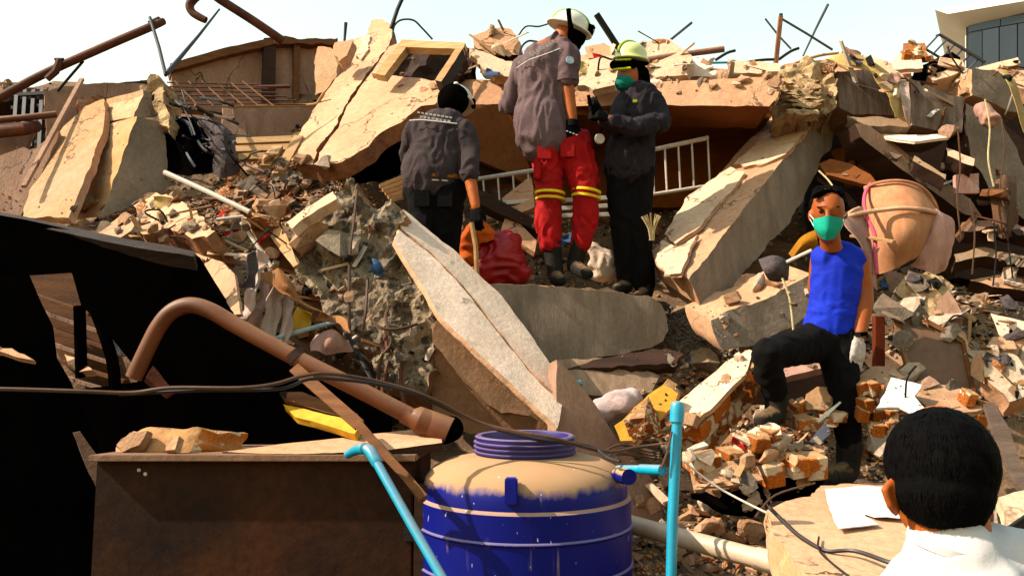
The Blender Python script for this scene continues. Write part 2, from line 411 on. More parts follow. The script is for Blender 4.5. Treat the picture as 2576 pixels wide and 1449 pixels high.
# ------------------------------------------------------------------ far house
hs = thing('house', 'white house with wide flat eaves behind the collapsed building', 'house', P(2500, 998, 24))
PLH = ((2420, 60, 26.), (2420, 165, 26.), (2576, 60, 23.))
S('wall', None, None, [(2428, 40), (2760, 0), (2760, 980), (2428, 960)], PLH, .3, HOUSEW, ex=(4.2, 7, 0), parent=hs, jit=0, rough=0, step=3)
PLF = ((2380, 33, 25.4), (2380, 62, 25.4), (2576, 10, 22.2))
rf = S('roof', None, None, [(2352, 25), (2400, 18), (2760, -47), (2760, -28), (2384, 36)], PLF, .3, HOUSEW, ex=(4.4, 8, 0), parent=hs, jit=0, rough=0, step=3)
PLW = ((2420, 60, 25.85), (2420, 165, 25.85), (2576, 60, 22.85))
for k, q in enumerate([[(2436, 64), (2516, 48), (2516, 66), (2436, 82)], [(2518, 47), (2600, 33), (2600, 52), (2518, 66)],
                       [(2436, 84), (2470, 78), (2470, 200), (2436, 200)], [(2472, 77), (2512, 70), (2512, 200), (2472, 200)], [(2515, 69), (2558, 62), (2558, 200), (2515, 200)], [(2561, 61), (2610, 53), (2610, 200), (2561, 200)]]):
    S('window_pane', None, None, q, PLW, .06, HOUSEG, parent=hs, jit=0, rough=0, step=3)
S('window_frame', None, None, [(2430, 57), (2620, 26), (2620, 204), (2430, 204)], ((2420, 60, 25.93), (2420, 165, 25.93), (2576, 60, 22.93)), .04, IRON, parent=hs, jit=0, rough=0, step=3)

# ------------------------------------------------------------------ back left: broken walls
bl = thing('broken_wall', 'dusty mauve wall panel with dark top band, propping the bent sewer pipe', 'wall', P(650, 300, 8.3))
NBL = (650, 200, 8.2, .42, -.86, .12)
S('panel', None, None, [(430, 175), (560, 140), (668, 112), (668, 262), (600, 288), (440, 270)], NBL, .12, MAUVE, parent=bl)
S('panel', None, None, [(690, 104), (742, 106), (742, 255), (690, 262)], NBL, .12, MAUVE, parent=bl)
S('panel', None, None, [(752, 112), (800, 100), (858, 112), (862, 140), (848, 230), (795, 262), (752, 258)], NBL, .12, MAUVE, parent=bl)
S('top_band', None, None, [(428, 160), (560, 122), (690, 94), (690, 112), (560, 142), (432, 178)], (650, 200, 8.12, .42, -.86, .12), .22, WOOD, parent=bl, jit=.004)
S('batten', None, None, [(664, 96), (696, 94), (692, 264), (660, 268)], (650, 200, 8.13, .42, -.86, .12), .18, WOODD, parent=bl, jit=.004)
S('batten', None, None, [(740, 106), (756, 106), (752, 262), (738, 262)], (650, 200, 8.14, .42, -.86, .12), .16, WOOD, parent=bl, jit=.004)
S('batten', None, None, [(690, 96), (850, 96), (850, 112), (690, 110)], (650, 200, 8.10, .42, -.86, .12), .2, WOOD, parent=bl, jit=.02)
S('wall_fragment', 'mauve lower wall fragment with a seam behind the timber boards', 'wall', [(585, 275), (700, 268), (832, 268), (795, 330), (760, 352), (600, 352)], (700, 310, 7.9, .42, -.88, .1), .15, MAUVE)
S('wall_fragment', 'leaning mauve plaster strip under the rebar grid', 'wall', [(560, 268), (622, 284), (618, 352), (555, 352)], (600, 310, 7.75, .3, -.88, .25), .1, MAUVE)
S('wall_fragment', 'low mauve wall behind the ochre panel, by the window grille', 'wall', [(110, 232), (150, 218), (250, 210), (365, 212), (365, 330), (120, 400)], (240, 290, 7.6, .40, -.88, .15), .18, MAUVE)
S('wall_fragment', 'brown plaster lump standing before the low mauve wall', 'wall', [(194, 250), (250, 240), (300, 250), (290, 300), (200, 330)], (240, 290, 7.4, .3, -.88, .3), .2, WOOD, jit=.03, rough=.02)
S('wall_fragment', 'dark sloping wall piece beside the window grille, under a pipe', 'wall', [(-30, 310), (90, 305), (60, 380), (30, 470), (-30, 480)], (40, 390, 6.9, .35, -.9, .1), .15, MAUVE)
S('wall_fragment', 'narrow mauve panel leaning left of the ochre panel', 'wall', [(-20, 400), (60, 370), (105, 400), (50, 530), (-20, 545)], (40, 450, 6.3, .1, -.9, .4), .1, MAUVE)
S('wall_fragment', 'pinkish plaster strip wedged behind the diagonal plank', 'wall', [(60, 395), (120, 350), (150, 330), (90, 470), (50, 545), (20, 545)], (90, 450, 6.25, .1, -.85, .5), .08, MAUVE, TAN)
S('wall_fragment', 'long dark roof slab along the skyline at the window grille', 'wall', [(-30, 238), (70, 222), (130, 228), (360, 203), (400, 205), (400, 232), (130, 250), (60, 250), (-30, 262)], (180, 230, 7.9, .3, -.9, .2), .3, WOODD, jit=.02)

# ------------------------------------------------------------------ left columns
lp = S('leaning_wall', 'ochre stained wall panel leaning left of the square column', 'wall',
  [(55, 548), (80, 470), (115, 390), (160, 318), (215, 268), (262, 250), (262, 310), (252, 345), (232, 400), (205, 470), (172, 548)], (160, 440, 6.15, -.34, -.74, .55), .06, TAN2, TAN, jit=.012, rough=.006)
lc = S('concrete_column', 'thick square column coloured yellow on its lit side, grey on its shaded side', 'column',
  [(345, 293), (398, 306), (416, 345), (416, 470), (372, 505), (330, 525), (255, 545), (300, 420)], (340, 400, 6.2, .66, -.74, .08), .3, GREY, TAN2, ex=P(252, 318, 6.62)-P(345, 293, 6.2), jit=.012, rough=.008, side_jit=.006)  # sunlit and shaded faces of one column put into two materials
S('column_head', 'broken upper stub of the square yellow column', 'column',
  [(360, 226), (382, 238), (380, 292), (336, 295)], (360, 260, 6.35, .7, -.7, .1), .2, GREY, TAN2, ex=P(268, 250, 6.8)-P(360, 226, 6.35), jit=.015)  # same sunlit yellow and shaded grey colouring as the column below
S('concrete_lump', 'crumbling yellow concrete lump on top of the square column', 'concrete', [(352, 226), (372, 205), (392, 188), (402, 205), (418, 232), (412, 262), (385, 262), (378, 236)], (385, 225, 6.4, -.2, -.9, .3), .25, INSUL, jit=.05, rough=.05, step=.04, smooth=0)
S('concrete_lump', 'narrow yellow concrete flake hanging off the square column', 'concrete', [(394, 252), (412, 258), (428, 320), (424, 335), (402, 300)], (410, 290, 6.3, -.2, -.9, .3), .15, INSUL, jit=.03, rough=.03, step=.04, smooth=0)

# ------------------------------------------------------------------ central tilted wall
NC = (850, 300, 7.0, -.30, -.62, .72)
cw = thing('tilted_wall', 'big tan wall tilted back on the pile, split by a long crack', 'wall', P(850, 420, 6.6))
S('wall_panel', None, None, [(936, 50), (962, 50), (982, 62), (988, 90), (979, 112), (929, 181), (902, 214), (875, 254), (855, 290), (838, 324), (818, 347), (795, 380), (786, 412), (744, 413), (754, 366), (747, 346), (756, 332), (790, 276), (823, 230), (850, 187), (857, 156), (886, 113), (890, 97), (919, 92)], NC, .13, TAN, BRICKD, parent=cw, jit=.014, rough=.01)
S('wall_panel', None, None, [(934, 184), (1100, 203), (1113, 213), (1094, 262), (1060, 268), (1027, 294), (1008, 308), (959, 334), (926, 367), (893, 390), (856, 410), (795, 417), (803, 384), (826, 351), (846, 327), (862, 294), (882, 258), (909, 218)], (850, 300, 6.97, -.30, -.62, .72), .13, TAN, BRICKD, parent=cw, jit=.014, rough=.01)
S('plaster_layer', None, None, [(905, 90), (930, 88), (925, 120), (908, 150), (895, 140), (912, 112)], (850, 300, 6.94, -.30, -.62, .72), .04, CREAM, parent=cw, jit=.02)
NF = (1060, 150, 6.93, -.28, -.70, .66)
for q in ([(1010, 100), (1170, 108), (1164, 124), (1004, 118)], ):
    S('window_frame', None, None, q, NF, .06, WOODY, parent=cw, jit=.003, step=.1)
S('window_frame', None, None, [(1008, 104), (1028, 110), (968, 190), (944, 186)], NF, .06, WOODY, parent=cw, jit=.003, step=.1)
S('window_frame', None, None, [(1150, 116), (1168, 118), (1110, 206), (1094, 202)], NF, .09, WOODY, WOODD, parent=cw, jit=.003, step=.1)
S('window_frame', None, None, [(978, 118), (1004, 108), (1000, 116), (946, 186), (934, 184)], NF, .05, TAN, parent=cw, jit=.006, step=.1)
S('wall_fragment', 'tan plaster triangle at the ragged left edge of the tilted wall', 'wall', [(842, 108), (888, 98), (872, 140), (852, 156), (840, 140)], (860, 130, 7.6, -.2, -.8, .5), .1, TAN, jit=.02)
S('wall_fragment', 'wall corner coloured sunlit yellow, left of the tilted wall', 'wall', [(800, 118), (846, 122), (852, 160), (848, 190), (815, 232), (792, 240), (792, 150)], (820, 180, 7.9, -.35, -.85, .3), .1, TAN2, jit=.02)  # sunlit tone of the mauve wall's end put into yellow plaster

S('debris_wall', 'dark heap of debris seen through the tilted window frame', 'debris', [(985, 128), (1160, 118), (1200, 170), (1120, 215), (960, 205)], (1070, 165, 7.7, 0, -.95, .3), .3, WOODD, jit=.05, rough=.09, step=.05, smooth=0)
# chunk above, behind window
S('concrete_block', 'split tan concrete block on the skyline beside the window frame', 'concrete', [(1188, 88), (1262, 67), (1288, 76), (1302, 92), (1310, 134), (1280, 142), (1230, 136), (1196, 120)], (1250, 110, 7.8, -.15, -.9, .35), .4, TAN, WOODD, jit=.02, rough=.02)
S('plaster_slab', 'cream slanting plaster sheet under the split block', 'slab', [(1180, 120), (1240, 140), (1302, 158), (1298, 200), (1240, 190), (1200, 160)], (1250, 160, 7.5, -.2, -.8, .5), .1, CREAM, jit=.03)
S('plaster_slab', 'ragged white plaster sheet folded over the edge beam', 'slab', [(1440, 150), (1480, 152), (1545, 140), (1560, 190), (1545, 214), (1512, 222), (1492, 226), (1470, 214), (1445, 212)], (1500, 180, 6.95, -.3, -.75, .58), .06, CREAM, jit=.015)

# ------------------------------------------------------------------ edge beam and the shaded room under it
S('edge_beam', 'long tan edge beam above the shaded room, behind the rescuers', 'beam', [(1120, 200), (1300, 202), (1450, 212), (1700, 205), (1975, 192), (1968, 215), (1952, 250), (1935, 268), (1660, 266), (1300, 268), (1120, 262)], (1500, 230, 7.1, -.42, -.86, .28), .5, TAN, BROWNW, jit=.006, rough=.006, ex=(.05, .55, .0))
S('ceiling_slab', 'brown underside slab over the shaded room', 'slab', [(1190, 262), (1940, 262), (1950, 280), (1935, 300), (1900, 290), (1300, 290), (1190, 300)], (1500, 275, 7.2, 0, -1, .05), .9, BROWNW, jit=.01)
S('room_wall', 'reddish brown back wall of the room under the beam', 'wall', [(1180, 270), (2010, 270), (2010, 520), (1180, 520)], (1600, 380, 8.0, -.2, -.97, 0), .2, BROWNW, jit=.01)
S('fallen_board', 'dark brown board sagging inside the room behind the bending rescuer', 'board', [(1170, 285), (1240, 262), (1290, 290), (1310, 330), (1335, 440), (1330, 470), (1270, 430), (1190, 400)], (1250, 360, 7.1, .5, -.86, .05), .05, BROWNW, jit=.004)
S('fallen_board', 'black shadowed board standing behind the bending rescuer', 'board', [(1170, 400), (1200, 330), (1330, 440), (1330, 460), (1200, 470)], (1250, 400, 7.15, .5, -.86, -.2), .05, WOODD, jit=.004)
S('fallen_board', 'black board standing in for the shade in the hollow under the tilted wall', 'board', [(880, 462), (905, 400), (960, 362), (1020, 320), (1060, 380), (1030, 425), (960, 455)], (950, 410, 6.75, .3, -.9, -.3), .05, BLACKM, jit=.02)  # black board put where the hole under the panel is only shaded
S('fallen_board', 'tan sloping board behind the left railing', 'board', [(1262, 500), (1335, 440), (1345, 520), (1300, 540)], (1300, 490, 6.9, -.3, -.8, .5), .05, TAN, jit=.006)
S('dark_beam', 'dark timber beam slanting down behind the red trousers', 'beam', [(1195, 478), (1215, 480), (1362, 560), (1358, 585), (1190, 505)], (1280, 520, 6.75, .2, -.9, .2), .12, WOODD, jit=.006)
S('plank', 'mauve plank lying under the dark timber beam', 'plank', [(1270, 545), (1290, 545), (1350, 605), (1345, 635), (1260, 580)], (1310, 590, 6.7, .1, -.8, .5), .05, TAN, jit=.004)
for k, (a, b) in enumerate((((1205, 518), (1340, 505)), ((1215, 548), (1540, 540)), ((1410, 505), (1530, 498)), ((1410, 525), (1535, 518)))):
    B('slat', ['white slat behind the orange tub', 'long pale slat behind the red trousers at knee height', 'short white slat between the red trouser legs', 'lower white slat between the red trouser legs'][k], 'slat', (*a, 6.85), (*b, 6.85), .035, .03, RAILM)

def railing(label, rail, low, posts, d):
    r = thing('railing', label, 'railing', P(*low[0], d))
    T('handrail', None, None, [(*rail[0], d), (*rail[1], d)], .018, RAILM, parent=r)
    T('bottom_rail', None, None, [(*low[0], d), (*low[1], d)], .014, RAILM, parent=r)
    for u in posts:
        f = (u-rail[0][0])/(rail[1][0]-rail[0][0]); g = (u-low[0][0])/(low[1][0]-low[0][0])
        T('post', None, None, [(u, rail[0][1]+f*(rail[1][1]-rail[0][1]), d), (u+6, low[0][1]+g*(low[1][1]-low[0][1]), d)], .008, RAILM, parent=r, seg=6)
railing('white metal railing on the right of the dark clad rescuer', ((1560, 395), (1782, 347)), ((1560, 502), (1790, 466)), (1580, 1640, 1672, 1706, 1740, 1780), 6.95)
railing('white metal railing between the bending rescuer and red trousers', ((1195, 452), (1350, 428)), ((1195, 530), (1350, 508)), (1215, 1252, 1290, 1328), 6.95)

# ------------------------------------------------------------------ beam the rescuers stand on
S('concrete_beam', 'massive grey streaked concrete beam under the rescuers\' feet', 'beam', [(1150, 712), (1300, 716), (1440, 726), (1630, 744), (1662, 764), (1678, 800), (1682, 830), (1668, 858), (1635, 876), (1530, 895), (1420, 912), (1330, 905), (1150, 850)], (1450, 800, 5.75, .16, -.98, .02), .9, SMOOTHC, RUB_T, ex=(.05, .95, .12), jit=.008, rough=.008, side_jit=.03)
S('concrete_slab', 'grey slab half hidden under the massive streaked beam', 'slab', [(1400, 905), (1560, 900), (1660, 945), (1640, 985), (1560, 1005), (1440, 985)], (1540, 950, 5.3, .1, -.8, .5), .15, GREYS, jit=.015)
S('dark_board', 'black flattened board under the massive streaked beam', 'board', [(1420, 912), (1660, 880), (1720, 890), (1700, 915), (1540, 925), (1430, 930)], (1560, 905, 5.35, 0, -.7, .7), .08, WOODD, jit=.02)

# ------------------------------------------------------------------ slanted column on the right
SLP = (1880, 560, 6.2, .62, -.72, .06)
EXC = P(1878, 356, 6.95)-P(1990, 382, 6.35)
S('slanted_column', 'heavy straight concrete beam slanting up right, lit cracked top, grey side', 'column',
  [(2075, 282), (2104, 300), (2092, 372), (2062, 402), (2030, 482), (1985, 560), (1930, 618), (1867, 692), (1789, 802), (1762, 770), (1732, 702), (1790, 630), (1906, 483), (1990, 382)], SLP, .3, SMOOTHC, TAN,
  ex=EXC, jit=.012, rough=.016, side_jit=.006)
pA = hit(1906, 483, plane(SLP)); pB = hit(1990, 382, plane(SLP)); nT = (pB-pA).cross(EXC).normalized()
if nT.z < 0: nT = -nT
for k, q in enumerate([[(2066, 284), (1972, 298), (1938, 330), (1890, 372), (1846, 414), (1880, 418), (1930, 408), (1975, 388), (2010, 350)],
          [(1838, 420), (1790, 452), (1735, 490), (1700, 540), (1672, 590), (1700, 612), (1760, 570), (1800, 520), (1850, 470), (1872, 432)],
          [(1664, 604), (1650, 650), (1672, 690), (1712, 690), (1730, 640), (1755, 590), (1706, 620)]]):
    S('plaster_layer', ['cream plaster skin on the upper end of the slanting beam', 'cream plaster skin halfway down the slanting beam', 'cream plaster skin at the foot of the slanting beam'][k], 'plaster', q, (pA+nT*.03, nT), .03, CREAM, TAN, jit=.016, rough=.008)
S('rubble_lump', 'crushed yellow layered column head above the slanting slab', 'concrete', [(1965, 170), (2010, 160), (2080, 158), (2108, 200), (2105, 260), (2080, 290), (2030, 292), (1950, 296), (1945, 275), (1968, 230)], (2030, 225, 6.7, -.2, -.95, .2), .4, INSUL, jit=.05, rough=.07, step=.03, smooth=0, nscale=9)
for k in range(9):
    v = 205+k*10+random.uniform(-3, 3); u0 = 1962+random.uniform(0, 22)
    S('crushed_layer', 'thin crushed layer sticking out of the yellow column head', 'concrete', [(u0, v), (u0+45, v-5), (u0+90+random.uniform(-12, 14), v-1), (u0+85, v+6), (u0+30, v+5)], (2030, 225, 6.6, -.2, -.93, .3), .09, INSUL, jit=.025, rough=.01, step=.04, group='crushed layers of the column head')
# right upper blocks
GB = 'wall'
S('concrete_block', 'grey streaked concrete block right of the yellow column head', 'concrete', [(2106, 180), (2200, 176), (2226, 200), (2240, 240), (2256, 292), (2150, 288), (2112, 270)], (2180, 240, 6.75, .18, -.98, .05), .5, GREYS, RUB_T, jit=.01, rough=.01)
S('concrete_block', 'grey ribbed concrete block with a ragged top, right of the yellow drape', 'concrete', [(2286, 196), (2310, 204), (2346, 222), (2390, 240), (2428, 246), (2424, 290), (2418, 335), (2370, 332), (2292, 316)], (2360, 270, 6.7, .18, -.98, .05), .5, GREYS, RUB_T, jit=.012, rough=.012)
S('concrete_block', 'grey rounded concrete block near the white house, ribbon draped on it', 'concrete', [(2446, 172), (2500, 176), (2540, 196), (2560, 240), (2572, 285), (2540, 280), (2490, 258), (2446, 240)], (2500, 230, 6.9, .2, -.97, .05), .5, GREY, RUB_T, jit=.012, rough=.012)
S('fallen_beam', 'mauve shaded beam sloping down below the ribbed block', 'beam', [(2150, 312), (2190, 318), (2300, 400), (2440, 500), (2470, 545), (2430, 540), (2300, 450), (2165, 345)], (2300, 420, 6.6, .3, -.9, .2), .2, MAUVE, WOODD, jit=.01)
S('fallen_beam', 'dark brown lower beam behind the net tent', 'beam', [(2170, 360), (2300, 440), (2420, 540), (2500, 620), (2470, 650), (2380, 560), (2160, 420)], (2300, 470, 6.9, .3, -.9, .1), .2, WOOD, WOODD, jit=.01)
S('fallen_board', 'brown curved board below the slanting slab, above the net tent', 'board', [(2060, 412), (2090, 400), (2140, 412), (2190, 440), (2215, 470), (2180, 465), (2080, 440)], (2130, 430, 6.5, -.3, -.8, .5), .04, BROWNW, jit=.006)
S('fallen_board', 'large brown board in the dark hollow above the net tent', 'board', [(2090, 380), (2160, 360), (2250, 430), (2260, 470), (2130, 470)], (2160, 420, 7.2, -.1, -.98, .1), .04, BROWNW, jit=.006)
S('white_sheet_fragment', 'thin white sheet jutting out under the ribbed block', 'sheet', [(2178, 336), (2290, 340), (2384, 338), (2386, 346), (2300, 356), (2260, 352)], (2300, 345, 6.5, -.1, -.5, .85), .02, WHITE, jit=.006)
S('wall_fragment', 'grey slab leaning in shade at the right edge below the draped block', 'wall', [(2430, 260), (2510, 290), (2560, 380), (2600, 480), (2600, 560), (2520, 520), (2440, 400)], (2520, 400, 6.8, .35, -.93, .1), .2, GREY, WOODD, jit=.02)
S('wall_fragment', 'broad dark wall added for the shade of the hollow behind the ribbed blocks', 'wall', [(2040, 230), (2300, 190), (2640, 190), (2640, 760), (2040, 720)], (2350, 450, 7.75, 0, -1, 0), .2, WOODD, jit=.02)  # added dark wall, gives the deep hollow its shade by colour
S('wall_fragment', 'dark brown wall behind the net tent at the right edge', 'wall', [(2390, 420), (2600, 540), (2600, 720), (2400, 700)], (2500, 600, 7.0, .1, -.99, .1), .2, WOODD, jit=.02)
S('wall_fragment', 'pinkish small board standing in the dark hollow', 'board', [(2404, 440), (2462, 436), (2464, 486), (2406, 486)], (2430, 460, 6.4, .2, -.95, .1), .03, PINKC, jit=.003)
S('white_trim_piece', 'white moulding length on the skyline below the house', 'moulding', [(2420, 180), (2560, 145), (2568, 160), (2440, 200)], (2500, 175, 7.6, -.2, -.8, .5), .1, CREAM, jit=.003)
S('tan_slab', 'tan slab top at the right skyline below the house', 'slab', [(2500, 182), (2600, 175), (2600, 240), (2560, 220)], (2550, 205, 7.3, -.3, -.75, .6), .15, TAN, jit=.015)
for k, q in enumerate([[(2300, 172), (2396, 132), (2416, 146), (2412, 160), (2310, 200)], [(2330, 190), (2420, 150), (2434, 176), (2350, 205)], [(2245, 152), (2318, 150), (2322, 172), (2250, 176)], [(2130, 130), (2220, 150), (2270, 190), (2280, 240), (2256, 210), (2180, 160)]]):
    S('box_fragment', ['black open box tilted on the skyline by the ladder rail', 'white crumpled box under the black open box', 'white board below the red bricks', 'cream sheet on top of the yellow drape'][k], 'box', q, (q[0][0], q[0][1], 7.1-.05*k, -.2, -.85, .45), .15 if k < 2 else .04, [BLACKM, CREAM, WHITE, CREAM][k], jit=.01)
S('concrete_slab', 'pale slab shelf under the grey streaked block', 'slab', [(2130, 292), (2280, 300), (2290, 320), (2180, 318)], (2200, 305, 6.6, -.1, -.8, .5), .1, GREY, jit=.02)
S('tan_slab', 'tan concrete parapet along the skyline behind the mast', 'slab', [(1780, 176), (1960, 172), (1990, 160), (2085, 150), (2290, 165), (2290, 230), (2085, 205), (1780, 205)], (1900, 185, 7.5, -.3, -.85, .4), .4, TAN, jit=.02)
for k, (q, m) in enumerate([([(1600, 110), (1690, 100), (1740, 140), (1730, 190), (1650, 195), (1600, 170)], CREAM), ([(1700, 148), (1780, 140), (1800, 190), (1720, 196)], WHITE), ([(1470, 118), (1520, 108), (1545, 122), (1540, 142), (1480, 146)], TAN), ([(1455, 140), (1560, 128), (1562, 142), (1460, 156)], TAN), ([(1830, 150), (1960, 160), (1965, 180), (1840, 186)], CREAM)]):
    S('skyline_fragment', ['cream broken slab behind the white helmet of the masked rescuer', 'white plaster piece under the short mauve pipe', 'rounded tan lump between the two helmets', 'tan sheet lying under the rounded lump', 'cream slab at the foot of the mast'][k], 'slab', q, (q[0][0], q[0][1], 7.35, -.35, -.75, .55), .1, m, jit=.02)

# ------------------------------------------------------------------ middle: broken column and white slab
bc = thing('broken_column', 'fallen column with rough broken concrete face and trailing rebar', 'column', P(900, 900, 5.2))
S('broken_face', None, None, [(726, 562), (760, 530), (800, 508), (842, 478), (870, 448), (905, 468), (918, 505), (945, 520), (985, 500), (1012, 548), (990, 600), (1030, 660), (1070, 720), (1112, 792), (1096, 852), (1100, 930), (1060, 985), (965, 975), (935, 915), (900, 868), (840, 810), (790, 742), (752, 690), (735, 610)],
  (900, 680, 5.15, -.2, -.95, .22), .55, ROUGH, RUB_T, parent=bc, jit=.035, rough=.085, step=.022, smooth=0, nscale=7, side_jit=.03)
S('plaster_cap', None, None, [(720, 560), (770, 522), (838, 482), (846, 500), (800, 526), (760, 552), (735, 575)], (790, 525, 5.1, -.45, -.6, .66), .06, CREAM, parent=bc, jit=.012)
for k, pts in enumerate([[(1048, 480, 5.2), (1040, 560, 5.05), (1030, 640, 5.0), (1028, 760, 4.95), (1030, 860, 4.95)],
                         [(1075, 700, 5.0), (1070, 780, 4.9), (1062, 830, 4.9)], [(1130, 770, 5.0), (1120, 800, 4.9), (1135, 860, 4.85), (1110, 900, 4.85), (1100, 960, 4.85), (1098, 1080, 4.85)],
                         [(1085, 805, 4.9), (1110, 825, 4.85), (1150, 828, 4.85), (1200, 815, 4.9)]]):
    p2 = [(u-150, v, d) for u, v, d in pts]
    T('rebar', None, None, p2, .009, CABLEB, sm=6, parent=bc, seg=6)
for q in ([(968, 840, 4.95), (975, 900, 4.85), (962, 980, 4.8), (958, 1085, 4.75)], [(985, 850, 4.95), (975, 930, 4.85), (975, 1000, 4.8), (978, 1085, 4.75)], [(1010, 900, 4.95), (1010, 980, 4.85), (1030, 1060, 4.8)]):
    T('rebar', None, None, q, .011, RUST, sm=6, parent=bc, seg=6)
ws = thing('white_slab', 'white plastered slab leaning across the centre, cracked lengthwise', 'slab', P(1400, 1100, 4.7))
BEIGE = mat('beige_render', (.66, .47, .35), (.55, .37, .26), 2.)
NWS = (1200, 780, 4.95, .50, -.52, .69)
S('plaster_face', None, None, [(1012, 528), (1036, 545), (1085, 585), (1140, 628), (1200, 684), (1262, 745), (1310, 806), (1345, 856), (1384, 915), (1412, 952), (1424, 985), (1418, 1010), (1372, 968), (1300, 884), (1232, 800), (1160, 712), (1090, 640), (1010, 575), (1005, 552)], NWS, .03, WHITE, BEIGE, parent=ws, jit=.009, rough=.008)
S('plaster_face', None, None, [(1416, 1014), (1402, 1076), (1340, 1012), (1270, 952), (1200, 888), (1130, 818), (1092, 770), (1060, 715), (1022, 660), (992, 608), (1004, 578), (1086, 643), (1156, 716), (1228, 804), (1296, 888), (1368, 972)], (1200, 780, 4.956, .50, -.52, .69), .03, WHITE, BEIGE, parent=ws, jit=.009, rough=.008)
S('under_layer', None, None, [(1108, 790), (1135, 812), (1200, 880), (1270, 945), (1342, 1008), (1404, 1076), (1390, 1088), (1336, 1046), (1262, 1040), (1210, 1005), (1165, 955), (1120, 900), (1088, 862)], (1200, 950, 4.92, .08, -.99, -.05), .08, BEIGE, BRICKD, parent=ws, jit=.014)
S('core_layer', None, None, [(1100, 850), (1180, 920), (1280, 1000), (1420, 1080), (1470, 1110), (1300, 1110), (1180, 1090), (1090, 1060), (1080, 930)], (1200, 1000, 4.98, -.1, -.98, -.1), .2, mat('brown_render', (.46, .30, .21), (.37, .23, .155), 2.), BRICKD, parent=ws, jit=.01)
S('curved_panel', 'mauve rendered panel behind the blue tank, under the white slab', 'panel', [(1400, 905), (1440, 942), (1484, 1000), (1530, 1070), (1556, 1110), (1600, 1160), (1648, 1215), (1668, 1260), (1668, 1330), (1500, 1330), (1400, 1090)], (1500, 1080, 4.75, .35, -.9, .2), .12, MAUVE, MAUVE, jit=.006, rough=.006)
S('small_slab', 'grey slab sheet behind the bent knee of the masked man', 'slab', [(1918, 912), (1990, 904), (2078, 910), (2075, 922), (1990, 944), (1925, 958)], (2000, 925, 5.35, -.1, -.7, .7), .05, PINKC, jit=.006)
S('dark_slab', 'dark brown slab behind the legs of the masked man', 'slab', [(1850, 960), (2080, 915), (2090, 1010), (1870, 1020)], (1980, 970, 5.5, .1, -.98, 0), .1, WOODD, jit=.01)
S('fallen_beam', 'grey beam running behind the blue vest towards the slanting slab', 'beam', [(1788, 806), (1850, 776), (1900, 762), (1960, 732), (2040, 690), (2060, 780), (1950, 842), (1880, 872), (1820, 882), (1800, 850)], (1900, 800, 5.6, .2, -.95, .15), .25, GREY, TAN, jit=.012, rough=.01, ex=(-.1, .3, .12))

# ------------------------------------------------------------------ left foreground: awning, cabinet
aw = thing('steel_awning', 'black collapsed sheet metal awning with a torn opening', 'awning', P(250, 1400, 4.2))
NA = (300, 750, 4.35, .12, -.99, -.05)
S('sheet', None, None, [(-420, 470), (60, 552), (200, 584), (340, 612), (480, 636), (500, 646), (540, 712), (590, 790), (700, 878), (860, 972), (985, 1046), (985, 1100), (345, 1100), (345, 930), (240, 800), (205, 770), (182, 690), (178, 685), (68, 692), (-420, 692)], NA, .03, BLACKM, parent=aw, jit=.003, step=.2, rough=.01)  # lower part is black for the shaded hollow beneath the awning
S('sheet', None, None, [(-420, 685), (70, 690), (100, 760), (130, 820), (140, 900), (175, 960), (240, 1110), (250, 1140), (240, 1460), (-420, 1460)], (100, 1000, 4.2, .25, -.96, 0), .03, BLACKM, parent=aw, jit=.003, step=.2)
S('rim', None, None, [(-420, 462), (60, 545), (200, 576), (340, 604), (490, 632), (488, 646), (340, 622), (200, 594), (60, 562), (-420, 478)], (300, 590, 4.32, .1, -.8, .55), .10, BLACKE, parent=aw, jit=.004)
for q in ([(200, 770, 4.45), (205, 950, 4.45)], [(232, 760, 4.45), (262, 840, 4.42), (285, 920, 4.4), (290, 1010, 4.4)]):
    T('post', None, None, q, .03, BLACKM, parent=aw, sm=4 if len(q) > 2 else 0)
S('side_sheet', None, None, [(490, 636), (560, 660), (590, 690), (606, 790), (590, 792), (540, 712), (505, 650)], (550, 720, 4.6, -.55, -.6, .58), .02, TAN, TAN, parent=aw, jit=.004)
S('hollow_shade_sheet', None, None, [(150, 985), (345, 960), (900, 1060), (900, 1150), (150, 1180)], (500, 1090, 4.72, 0, -1, 0), .05, BLACKM, parent=aw, jit=.003, step=.2)  # added black sheet, stands for the shade in the gap by the cabinet
S('wall_fragment', 'brown striped shutter seen through the torn awning opening', 'shutter', [(60, 690), (190, 685), (300, 900), (330, 1000), (250, 1010), (150, 900)], (200, 850, 5.0, .1, -.97, .2), .08, WOOD, jit=.006)
for k in range(6):
    v = 740+k*42; B('shutter_slat', ['topmost', 'second highest', 'third highest', 'fourth highest', 'second lowest', 'lowest'][k]+' brown shutter slat inside the torn awning opening', 'slat', (80+k*18, v, 4.93), (230+k*22, v+52, 4.88), .06, .02, MAUVE if k % 2 else WOOD, group='shutter slats inside the awning')
S('cloth_scrap', 'greenish grey cloth scrap inside the torn awning opening', 'cloth', [(285, 800), (330, 840), (350, 890), (300, 895), (270, 850)], (300, 850, 4.85, .2, -.9, .3), .01, CLOTHG, jit=.01)

